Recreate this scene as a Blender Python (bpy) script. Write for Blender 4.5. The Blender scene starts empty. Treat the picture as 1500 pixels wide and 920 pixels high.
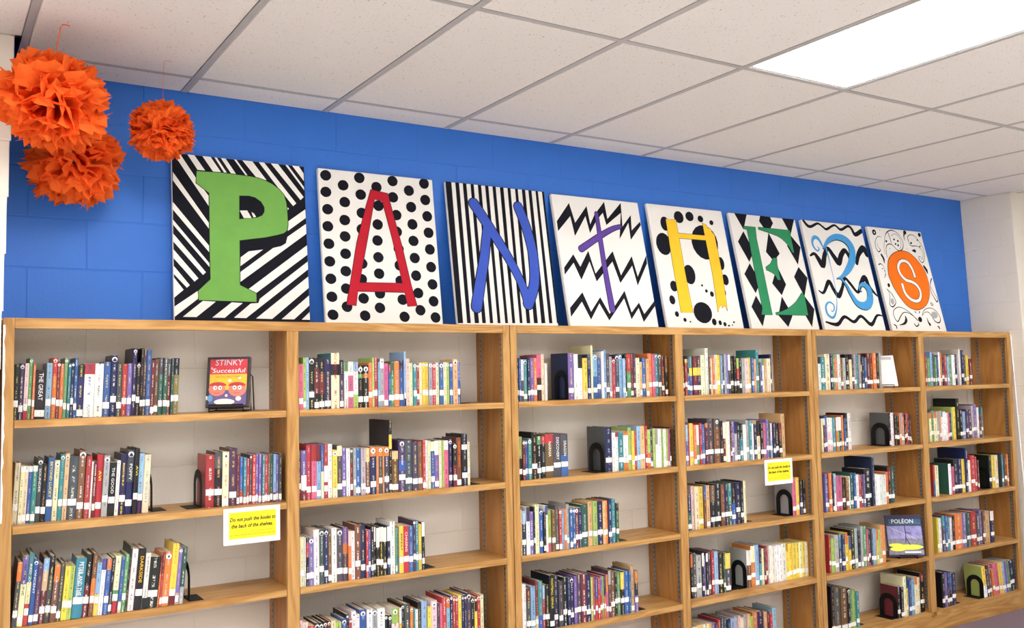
import bpy, bmesh, math, random
from mathutils import Vector, Matrix
random.seed(7)
C = bpy.context.scene.collection
SC = bpy.context.scene

# ---------------------------------------------------------------- camera, world, exposure
def set_camera():
    cd = bpy.data.cameras.new('camera'); co = bpy.data.objects.new('camera', cd); C.objects.link(co)
    cd.sensor_width = 36; cd.lens = 32.875; cd.clip_start = .05
    r = Vector((0.84622986, -0.53242416, -0.02048269)); u = Vector((-0.01870675, -0.06810689, 0.99750264))
    m = Matrix((r, u, r.cross(u))).transposed().to_4x4()
    m.translation = Vector((-0.2356, -3.7213, 1.6694))
    co.matrix_world = m
    SC.camera = co
set_camera()
world = bpy.data.worlds.new('world'); SC.world = world; world.use_nodes = True
world.node_tree.nodes['Background'].inputs[0].default_value = (.8, .85, 1, 1)
world.node_tree.nodes['Background'].inputs[1].default_value = .2
LIGHT = 15.5                       # radiance of the fluorescent panels
SC.view_settings.view_transform = 'Standard'; SC.view_settings.look = 'None'
SC.view_settings.gamma = 1; SC.view_settings.use_curve_mapping = False
SC.view_settings.exposure = 0.30

# ---------------------------------------------------------------- helpers
def link(o, parent=None):
    C.objects.link(o)
    if parent: o.parent = parent
    return o
def mesh(name, verts, faces, mats, fm=None, smooth=False):
    me = bpy.data.meshes.new(name); me.from_pydata(verts, [], faces)
    for m in (mats if isinstance(mats, (list, tuple)) else [mats]): me.materials.append(m)
    if fm: me.polygons.foreach_set('material_index', fm)
    if smooth: me.polygons.foreach_set('use_smooth', [True]*len(me.polygons))
    me.update(); return me
def obj(name, me, parent=None, loc=(0,0,0), rot=(0,0,0)):
    o = bpy.data.objects.new(name, me); link(o, parent); o.location = loc; o.rotation_euler = rot; return o
def empty(name, loc=(0,0,0), rot=(0,0,0), parent=None):
    o = bpy.data.objects.new(name, None); o.empty_display_size = .05; link(o, parent); o.location = loc; o.rotation_euler = rot; return o
def tag(o, label=None, cat=None, group=None, kind=None):
    if label: o['label'] = label
    if cat: o['category'] = cat
    if group: o['group'] = group
    if kind: o['kind'] = kind
    return o
class MB:                           # collects shapes into one mesh
    def __init__(s): s.v=[]; s.f=[]; s.m=[]
    def add(s, v, f, m=0):
        n=len(s.v); s.v+=[tuple(q) for q in v]; s.f+=[tuple(i+n for i in q) for q in f]; s.m+=[m]*len(f); return s
    def box(s, x0,y0,z0,x1,y1,z1, m=0, b=0):
        if b:
            v=[]; ix=[]
            for X,sx in ((x0,1),(x1,-1)):
                for Y,sy in ((y0,1),(y1,-1)):
                    for Z,sz in ((z0,1),(z1,-1)):
                        v+=[(X+sx*b,Y+sy*b,Z),(X+sx*b,Y,Z+sz*b),(X,Y+sy*b,Z+sz*b)]
            bm=bmesh.new(); vs=[bm.verts.new(q) for q in v]
            r=bmesh.ops.convex_hull(bm,input=vs); bm.verts.index_update()
            vv=[tuple(q.co) for q in bm.verts]; ff=[[q.index for q in f.verts] for f in bm.faces]; bm.free()
            return s.add(vv,ff,m)
        return s.add([(x0,y0,z0),(x1,y0,z0),(x1,y1,z0),(x0,y1,z0),(x0,y0,z1),(x1,y0,z1),(x1,y1,z1),(x0,y1,z1)],
            [(0,3,2,1),(4,5,6,7),(0,1,5,4),(1,2,6,5),(2,3,7,6),(3,0,4,7)],m)
    def tube(s, P, r, n=6, m=0, closed=False):
        P=[Vector(p) for p in P]; L=len(P); v=[]; f=[]
        for i,p in enumerate(P):
            a=P[(i-1)%L] if (i or closed) else p; c=P[(i+1)%L] if (i<L-1 or closed) else p
            t=(c-a).normalized(); k=Vector((0,0,1)) if abs(t.z)<.9 else Vector((1,0,0))
            e=t.cross(k).normalized(); g=t.cross(e)
            for j in range(n):
                w=2*math.pi*j/n; v.append(p+r*(math.cos(w)*e+math.sin(w)*g))
        for i in range(L if closed else L-1):
            for j in range(n):
                a,b=i*n+j,i*n+(j+1)%n; c,d=((i+1)%L)*n+(j+1)%n,((i+1)%L)*n+j; f.append((a,b,c,d))
        if not closed: f+=[tuple(range(n))[::-1],tuple(range((L-1)*n,L*n))]
        return s.add(v,f,m)
    def build(s, name, mats, parent=None, loc=(0,0,0), rot=(0,0,0), smooth=False):
        return obj(name, mesh(name,s.v,s.f,mats,s.m,smooth), parent, loc, rot)

# ---------------------------------------------------------------- materials
def srgb(r,g,b):
    f=lambda c: (c/255/12.92 if c<=10 else ((c/255+.055)/1.055)**2.4)
    return (f(r),f(g),f(b),1)
def mat(name, col, rough=.6, spec=.4, metal=0, noise=None, bump=None, emit=0):
    m=bpy.data.materials.new(name); m.use_nodes=True; nt=m.node_tree; b=nt.nodes['Principled BSDF']
    b.inputs['Base Color'].default_value=col; b.inputs['Roughness'].default_value=rough
    b.inputs['Specular IOR Level'].default_value=spec; b.inputs['Metallic'].default_value=metal
    if emit: b.inputs['Emission Color'].default_value=col; b.inputs['Emission Strength'].default_value=emit
    tc=nt.nodes.new('ShaderNodeTexCoord')
    if noise:                       # (scale, amount)
        n=nt.nodes.new('ShaderNodeTexNoise'); n.inputs['Scale'].default_value=noise[0]; n.inputs['Detail'].default_value=4
        nt.links.new(tc.outputs['Object'],n.inputs['Vector'])
        hs=nt.nodes.new('ShaderNodeMix'); hs.data_type='RGBA'; hs.blend_type='MULTIPLY'; hs.inputs[0].default_value=1
        mr=nt.nodes.new('ShaderNodeMapRange'); mr.inputs[1].default_value=.3; mr.inputs[2].default_value=.7; mr.inputs[3].default_value=1-noise[1]; mr.inputs[4].default_value=1+noise[1]
        nt.links.new(n.outputs[0],mr.inputs[0]); hs.inputs[6].default_value=col; nt.links.new(mr.outputs[0],hs.inputs[7]); nt.links.new(hs.outputs[2],b.inputs['Base Color'])
    if bump:                        # (scale, strength, distance)
        n=nt.nodes.new('ShaderNodeTexNoise'); n.inputs['Scale'].default_value=bump[0]; n.inputs['Detail'].default_value=3
        nt.links.new(tc.outputs['Object'],n.inputs['Vector'])
        bp=nt.nodes.new('ShaderNodeBump'); bp.inputs['Strength'].default_value=bump[1]; bp.inputs['Distance'].default_value=bump[2]
        nt.links.new(n.outputs[0],bp.inputs['Height']); nt.links.new(bp.outputs[0],b.inputs['Normal'])
    return m
def oak(name, scale, c0, c1):
    m=bpy.data.materials.new(name); m.use_nodes=True; nt=m.node_tree; N=nt.nodes.new; b=nt.nodes['Principled BSDF']
    tc=N('ShaderNodeTexCoord'); oi=N('ShaderNodeObjectInfo'); ad=N('ShaderNodeVectorMath'); ad.operation='ADD'
    sc=N('ShaderNodeVectorMath'); sc.operation='SCALE'; sc.inputs[3].default_value=7
    cb=N('ShaderNodeCombineXYZ')
    for i in range(3): nt.links.new(oi.outputs['Random'],cb.inputs[i])
    nt.links.new(cb.outputs[0],sc.inputs[0]); nt.links.new(tc.outputs['Object'],ad.inputs[0]); nt.links.new(sc.outputs[0],ad.inputs[1])
    mp=N('ShaderNodeMapping'); mp.inputs['Scale'].default_value=scale; nt.links.new(ad.outputs[0],mp.inputs[0])
    n1=N('ShaderNodeTexNoise'); n1.inputs['Scale'].default_value=1; n1.inputs['Detail'].default_value=3; n1.inputs['Distortion'].default_value=1.2
    n2=N('ShaderNodeTexNoise'); n2.inputs['Scale'].default_value=6; n2.inputs['Detail'].default_value=2
    nt.links.new(mp.outputs[0],n1.inputs[0]); nt.links.new(mp.outputs[0],n2.inputs[0])
    mu=N('ShaderNodeMath'); mu.operation='MULTIPLY'; mu.inputs[1].default_value=5; nt.links.new(n1.outputs[0],mu.inputs[0])
    fr=N('ShaderNodeMath'); fr.operation='PINGPONG'; fr.inputs[1].default_value=.5; nt.links.new(mu.outputs[0],fr.inputs[0])
    mx=N('ShaderNodeMath'); mx.operation='MULTIPLY_ADD'; mx.inputs[1].default_value=.9; nt.links.new(fr.outputs[0],mx.inputs[0])
    m3=N('ShaderNodeMath'); m3.operation='MULTIPLY'; m3.inputs[1].default_value=.6; nt.links.new(n2.outputs[0],m3.inputs[0]); nt.links.new(m3.outputs[0],mx.inputs[2])
    cr=N('ShaderNodeValToRGB'); cr.color_ramp.elements[0].position=.25; cr.color_ramp.elements[1].position=.75
    cr.color_ramp.elements[0].color=c0; cr.color_ramp.elements[1].color=c1
    nt.links.new(mx.outputs[0],cr.inputs[0]); nt.links.new(cr.outputs[0],b.inputs['Base Color'])
    b.inputs['Roughness'].default_value=.42; b.inputs['Specular IOR Level'].default_value=.4
    return m
oak_h=oak('oak_board_along_x',(1.2,14,14),srgb(164,116,57),srgb(197,152,91))
oak_v=oak('oak_board_upright',(14,14,1.2),srgb(164,116,57),srgb(195,150,89))
oak_p=oak('oak_panel_upright',(10,5,.9),srgb(160,106,50),srgb(184,130,68))
BLUE=srgb(50,115,210); BEIGE=srgb(236,231,222)
blue=mat('blue_wall_paint',BLUE,.5,.4,noise=(3,.05),bump=(90,.25,.004))
beige=mat('beige_wall_paint',BEIGE,.6,.3,noise=(3,.03),bump=(90,.25,.004))
white_wall=mat('cream_wall_paint',srgb(232,224,212),.6,.3,noise=(2,.03),bump=(90,.2,.004))
room_wall=mat('far_room_paint',srgb(234,232,228),.8,.2,noise=(1,.03))
carpet=mat('purple_grey_carpet',srgb(132,116,126),.95,.1,noise=(160,.25),bump=(300,.6,.006))
bounce_floor=mat('pale_bounce_floor',srgb(224,222,218),.45,.4,noise=(6,.04))
tee_m=mat('grid_tee_enamel',srgb(176,172,172),.45,.4,noise=(2,.02))
def tile_mat():
    m=mat('acoustic_tile',srgb(229,224,221),.9,.1,bump=(140,.25,.003)); nt=m.node_tree; N=nt.nodes.new; b=nt.nodes['Principled BSDF']
    tc=N('ShaderNodeTexCoord'); v=N('ShaderNodeTexVoronoi'); v.inputs['Scale'].default_value=75; nt.links.new(tc.outputs['Object'],v.inputs['Vector'])
    n=N('ShaderNodeTexNoise'); n.inputs['Scale'].default_value=28; nt.links.new(tc.outputs['Object'],n.inputs['Vector'])
    a=N('ShaderNodeMath'); a.operation='MULTIPLY'; nt.links.new(v.outputs['Distance'],a.inputs[0]); nt.links.new(n.outputs[0],a.inputs[1])
    r=N('ShaderNodeMapRange'); r.inputs[1].default_value=.05; r.inputs[2].default_value=.09; nt.links.new(a.outputs[0],r.inputs[0])
    mx=N('ShaderNodeMix'); mx.data_type='RGBA'; mx.inputs[6].default_value=srgb(184,170,163); mx.inputs[7].default_value=srgb(229,224,221)
    nt.links.new(r.outputs[0],mx.inputs[0]); nt.links.new(mx.outputs[2],b.inputs['Base Color']); return m
tile_m=tile_mat()
black_metal=mat('black_enamelled_steel',srgb(12,12,15),.6,.25,noise=(30,.1))
steel=mat('zinc_shelf_standard',srgb(150,146,140),.4,.5,.6,noise=(20,.05))
slot_m=mat('standard_slot',srgb(25,22,20),.8,.2,noise=(10,.05))
canvas_m=mat('primed_canvas',srgb(240,237,232),.75,.3,noise=(4,.02),bump=(500,.15,.001))
lamp_frame=mat('white_troffer_enamel',srgb(235,235,235),.5,.4,noise=(2,.02))
diffuser=mat('fluorescent_diffuser',(1,.985,.975,1),.5,.2,emit=LIGHT,noise=(2,.01))
paper_m=mat('page_edges',srgb(214,200,172),.85,.2,noise=(120,.12))
PAINT={'k':srgb(22,23,32),'w':srgb(240,237,232),'g':srgb(116,172,84),'r':srgb(186,34,50),'B':srgb(66,92,190),'v':srgb(98,70,156),
 'y':srgb(248,200,52),'G':srgb(52,142,96),'l':srgb(76,158,218),'o':srgb(248,118,28),'s':srgb(176,176,178)}
PAINT={k:mat('canvas_paint_'+k,c,.8,.15,noise=(14,.05),bump=(300,.1,.001)) for k,c in PAINT.items()}
def tissue(name,c):
    m=bpy.data.materials.new(name); m.use_nodes=True; nt=m.node_tree; N=nt.nodes.new; b=nt.nodes['Principled BSDF']
    b.inputs['Base Color'].default_value=c; b.inputs['Roughness'].default_value=.8; b.inputs['Specular IOR Level'].default_value=.2
    t=N('ShaderNodeBsdfTranslucent'); t.inputs[0].default_value=c; x=N('ShaderNodeMixShader'); x.inputs[0].default_value=.42
    tc=N('ShaderNodeTexCoord'); n=N('ShaderNodeTexNoise'); n.inputs['Scale'].default_value=60; n.inputs['Detail'].default_value=3
    nt.links.new(tc.outputs['Object'],n.inputs['Vector']); bp=N('ShaderNodeBump'); bp.inputs['Strength'].default_value=.35; bp.inputs['Distance'].default_value=.004
    nt.links.new(n.outputs[0],bp.inputs['Height']); nt.links.new(bp.outputs[0],b.inputs['Normal'])
    nt.links.new(b.outputs[0],x.inputs[1]); nt.links.new(t.outputs[0],x.inputs[2])
    nt.links.new(x.outputs[0],nt.nodes['Material Output'].inputs[0]); return m
tissue_m=tissue('orange_tissue_paper',srgb(255,122,48))
string_m=mat('orange_string',srgb(236,110,60),.8,.2,noise=(50,.05))
card_m=mat('white_card',srgb(246,245,244),.5,.4,noise=(5,.01))
yellow_m=mat('yellow_print',srgb(255,236,30),.5,.4,noise=(5,.01))
ink_m=mat('black_ink',srgb(40,36,20),.6,.3,noise=(20,.05))
amber_m=mat('amber_ink',srgb(206,160,20),.6,.3,noise=(20,.05))
white_ink=mat('white_ink',srgb(242,242,240),.5,.4,noise=(20,.03))

# ---------------------------------------------------------------- key dimensions (metres)
D=0.2855; ZT=1.9153; ZC=2.9009
SH={1:1.5532,2:1.1843,3:0.8377,4:0.4763,5:0.1202}
TS=0.62559; TX=0.0518; R1=D-0.2046; RL=1.1721
XW0,XW1,YW=-3.0,9.0,-9.0          # the rest of the room
LEFT=0.008; FRONT=-0.0945
def XR(z): return 6.2212+ (ZC-z)*0.060   # right return wall is a little out of plumb

# ---------------------------------------------------------------- setting
fl=MB().box(XW0,YW,-.1,XW1,-.95,0,1).box(XW0,-.95,-.1,XW1,D+.2,0,0).build('floor',[carpet,bounce_floor]); tag(fl,kind='structure')   # carpet along the shelves; pale floor beyond is added to bounce light up
ce=MB().box(XW0,YW,ZC+.12,XW1,FRONT,ZC+.2).box(-.2,FRONT,ZC+.12,6.6,D+.1,ZC+.2).build('ceiling',tee_m); tag(ce,kind='structure')
LC=[(c,r) for c in (-4,0,4,8) for r in (1,3,5)]
def tile_mesh(w,l):
    b=.006; m=MB(); z0,z1=-.001,.015
    m.add([(b,b,z0),(w-b,b,z0),(w-b,l-b,z0),(b,l-b,z0),(0,0,z0+b),(w,0,z0+b),(w,l,z0+b),(0,l,z0+b),(0,0,z1),(w,0,z1),(w,l,z1),(0,l,z1)],
      [(0,3,2,1),(0,1,5,4),(1,2,6,5),(2,3,7,6),(3,0,4,7),(4,5,9,8),(5,6,10,9),(6,7,11,10),(7,4,8,11),(8,9,10,11)])
    return mesh('ceiling_tile',m.v,m.f,tile_m)
full={}
rows=[(D-.001,R1)]+[(R1-k*RL,R1-(k+1)*RL) for k in range(8)]
for ri,(ya,yb) in enumerate(rows):
    for c in range(-5,15):
        if (c,ri-1) in LC: continue
        x0,x1=TX+c*TS+.012,TX+(c+1)*TS-.012
        y0,y1=yb+.012,ya-.012
        if ri==0:
            y1=ya
            if c<0 or x0>6.18: continue
            x1=min(x1,6.215)
        if ri==1 and (c<0 or x1>6.2):
            if c>=0 and x0<6.2:                   # tile cut round the corner of the right return wall
                obj('ceiling_tile',tile_mesh(x1-6.2195,FRONT-.002-y0),ce,(6.2195,y0,ZC)); x1=6.2185
            else: y1=min(y1,FRONT-.002)
        if ri==8 and y0<YW: y0=YW+.01
        x0=max(x0,XW0); x1=min(x1,XW1)
        if x1-x0<.03 or y1-y0<.03: continue
        key=(round(x1-x0,3),round(y1-y0,3))
        if key not in full: full[key]=tile_mesh(*key)
        obj('ceiling_tile',full[key],ce,(x0,y0,ZC))
for c in range(-4,15):
    x=TX+c*TS; ye=D-.001 if 0<=c<=9 else FRONT-.001
    MB().box(x-.012,YW,ZC-.0015,x+.012,ye,ZC+.002).build('grid_tee',tee_m,ce)
for k in range(8):
    y=R1-k*RL; xa,xb=(TX,6.215) if k==0 else (XW0,XW1)
    MB().box(xa,y-.012,ZC-.001,xb,y+.012,ZC+.0025).build('grid_tee',tee_m,ce)
def block_mesh(L,H,T,b=.0025):
    v=[]; 
    for (i,y) in ((b,-T),(0,-T+b*.6),(0,0)):
        v+=[(i,y,i),(L-i,y,i),(L-i,y,H-i),(i,y,H-i)]
    f=[(0,1,2,3),(0,4,5,1),(1,5,6,2),(2,6,7,3),(3,7,4,0),(4,8,9,5),(5,9,10,6),(6,10,11,7),(7,11,8,4)]
    return v,f
BC={}
def block(L,H,m,parent,loc,rz=0):
    k=(round(L,3),round(H,3),m.name)
    if k not in BC:
        v,f=block_mesh(L,H,.012); BC[k]=mesh('block',v,f,m)
    return obj('block',BC[k],parent,loc,(0,0,rz))
CH=0.1987; ZB=1.930; BL=.42; J=.0035
wb=MB()
wb.box(-.15,D+.002,0,6.5,D+.2,ZB,0).box(-.15,D+.002,ZB,6.5,D+.2,ZC+.12,1)
wb=wb.build('wall_back',[beige,blue]); tag(wb,kind='structure')
for i in range(-10,6):
    z=ZB+i*CH; h=min(CH,ZC+.1-z)-J; z0=z+J/2
    if z0<0: h+=z0; z0=0
    if h<.03: continue
    off=(.095 if i%2==0 else .305)-BL
    k=0
    while True:
        xa=off+k*BL; xb=xa+BL; k+=1
        if xa>6.35: break
        xa=max(xa,-.03); xb=min(xb,6.4)
        if xb-xa<.05: continue
        block(xb-xa-J,h,blue if i>=0 else beige,wb,(xa+J/2,D+.012,z0))
# left pier: front face of the wall the bookcases are recessed behind
def XL(z): return .0160-(ZC-z)*.026        # the pier's edge is out of plumb as well
wl=MB().add([(XW0,FRONT+.002,0),(XL(0),FRONT+.002,0),(XL(0),D+.2,0),(XW0,D+.2,0),(XW0,FRONT+.003,ZC+.12),(XL(ZC+.12),FRONT+.003,ZC+.12),(XL(ZC+.12),D+.2,ZC+.12),(XW0,D+.2,ZC+.12)],
  [(0,3,2,1),(4,5,6,7),(0,1,5,4),(1,2,6,5),(2,3,7,6),(3,0,4,7)]).build('wall_left',white_wall); tag(wl,kind='structure')
for i in range(-10,5):
    z=ZB+i*CH; z0=max(0,z+J/2); h=min(z+CH-J/2,ZC-.001)-z0
    if h<.03: continue
    LEFT=XL(z0+h/2); cuts=[LEFT,LEFT-.2,LEFT-.62,LEFT-1.04] if i%2 else [LEFT,LEFT-.41,LEFT-.83,LEFT-1.25]
    for a,b in zip(cuts,cuts[1:]): block(a-b-J*(a!=LEFT),h,white_wall,wl,(b+J/2,FRONT+.012,z0))
# right return wall and the wall that goes on past it
def slab_r(y0,y1,off,x1):
    return [(XR(0)+off,y0,0),(x1,y0,0),(x1,y1,0),(XR(0)+off,y1,0),(XR(ZC+.12)+off,y0,ZC+.12),(x1,y0,ZC+.12),(x1,y1,ZC+.12),(XR(ZC+.12)+off,y1,ZC+.12)]
BF=[(0,3,2,1),(4,5,6,7),(0,1,5,4),(1,2,6,5),(2,3,7,6),(3,0,4,7)]
wr=MB().add(slab_r(FRONT,D+.2,  .002,XW1),BF).build('wall_right',[white_wall]); tag(wr,kind='structure')
ang=math.atan(.060)
for i in range(-10,5):
    z=ZB+i*CH; z0=max(0,z+J/2); h=min(z+CH-J/2,ZC-.002)-z0
    if h<.03: continue
    cuts=[D-.002,.0,FRONT] if i%2 else [D-.002,.11,FRONT]
    for a,b in zip(cuts,cuts[1:]):
        o=block(a-b-J,h,white_wall,wr,(0,0,0))
        o.matrix_world=Matrix.Translation((XR(z0)+.012,a-J/2,z0))@Matrix.Rotation(-ang,4,'Y')@Matrix.Rotation(-math.pi/2,4,'Z')
# rest of the room, out of the frame
for n,b in (('wall_far_left',(XW0-.1,YW,0,XW0,D,ZC+.2)),('wall_far_right',(XW1,YW,0,XW1+.1,D,ZC+.2)),('wall_behind',(XW0,YW-.1,0,XW1,YW,ZC+.2))):
    tag(MB().box(*b).build(n,room_wall),kind='structure')
# ---------------------------------------------------------------- fluorescent troffers
for (c,r) in LC:
    x0,x1=TX+c*TS+.012,TX+(c+1)*TS-.012; y1=R1-r*RL+RL-.012-RL; y0=y1-RL+.024
    vis=(c,r)==(4,1)  # every fixture but this one is unseen, added to brighten the room
    t=empty('ceiling_light',((x0+x1)/2,(y0+y1)/2,ZC+.002))
    w,l=(x1-x0)/2,(y1-y0)/2; e=.016
    MB().box(-w,-l,0,w,-l+e,.1).box(-w,l-e,0,w,l,.1).box(-w,-l+e,0,-w+e,l-e,.1).box(w-e,-l+e,0,w,l-e,.1).box(-w+e,-l+e,.08,w-e,l-e,.1).build('lamp_housing',lamp_frame,t)
    MB().box(-w+e,-l+e,.004,w-e,l-e,.01).build('diffuser',diffuser,t)
    tag(t,'bright rectangular fluorescent ceiling light set among the tiles' if vis else 'fluorescent ceiling light added outside the frame to brighten the room','ceiling light','added ceiling lights' if not vis else None)
CVS={'P': (0.2967, 0.2717, 1.2371, 0.0934), 'A': (0.5988, 0.2762, 1.2385, 0.0819), 'N': (0.9091, 0.2768, 1.2384, 0.075), 'T': (1.2072, 0.2793, 1.236, 0.0553), 'H': (1.5163, 0.276, 1.2373, 0.0543), 'E': (1.819, 0.2766, 1.2356, 0.0499), 'R': (2.121, 0.2803, 1.2377, 0.0504), 'S': (2.4317, 0.2798, 1.2387, 0.0483)}
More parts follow.
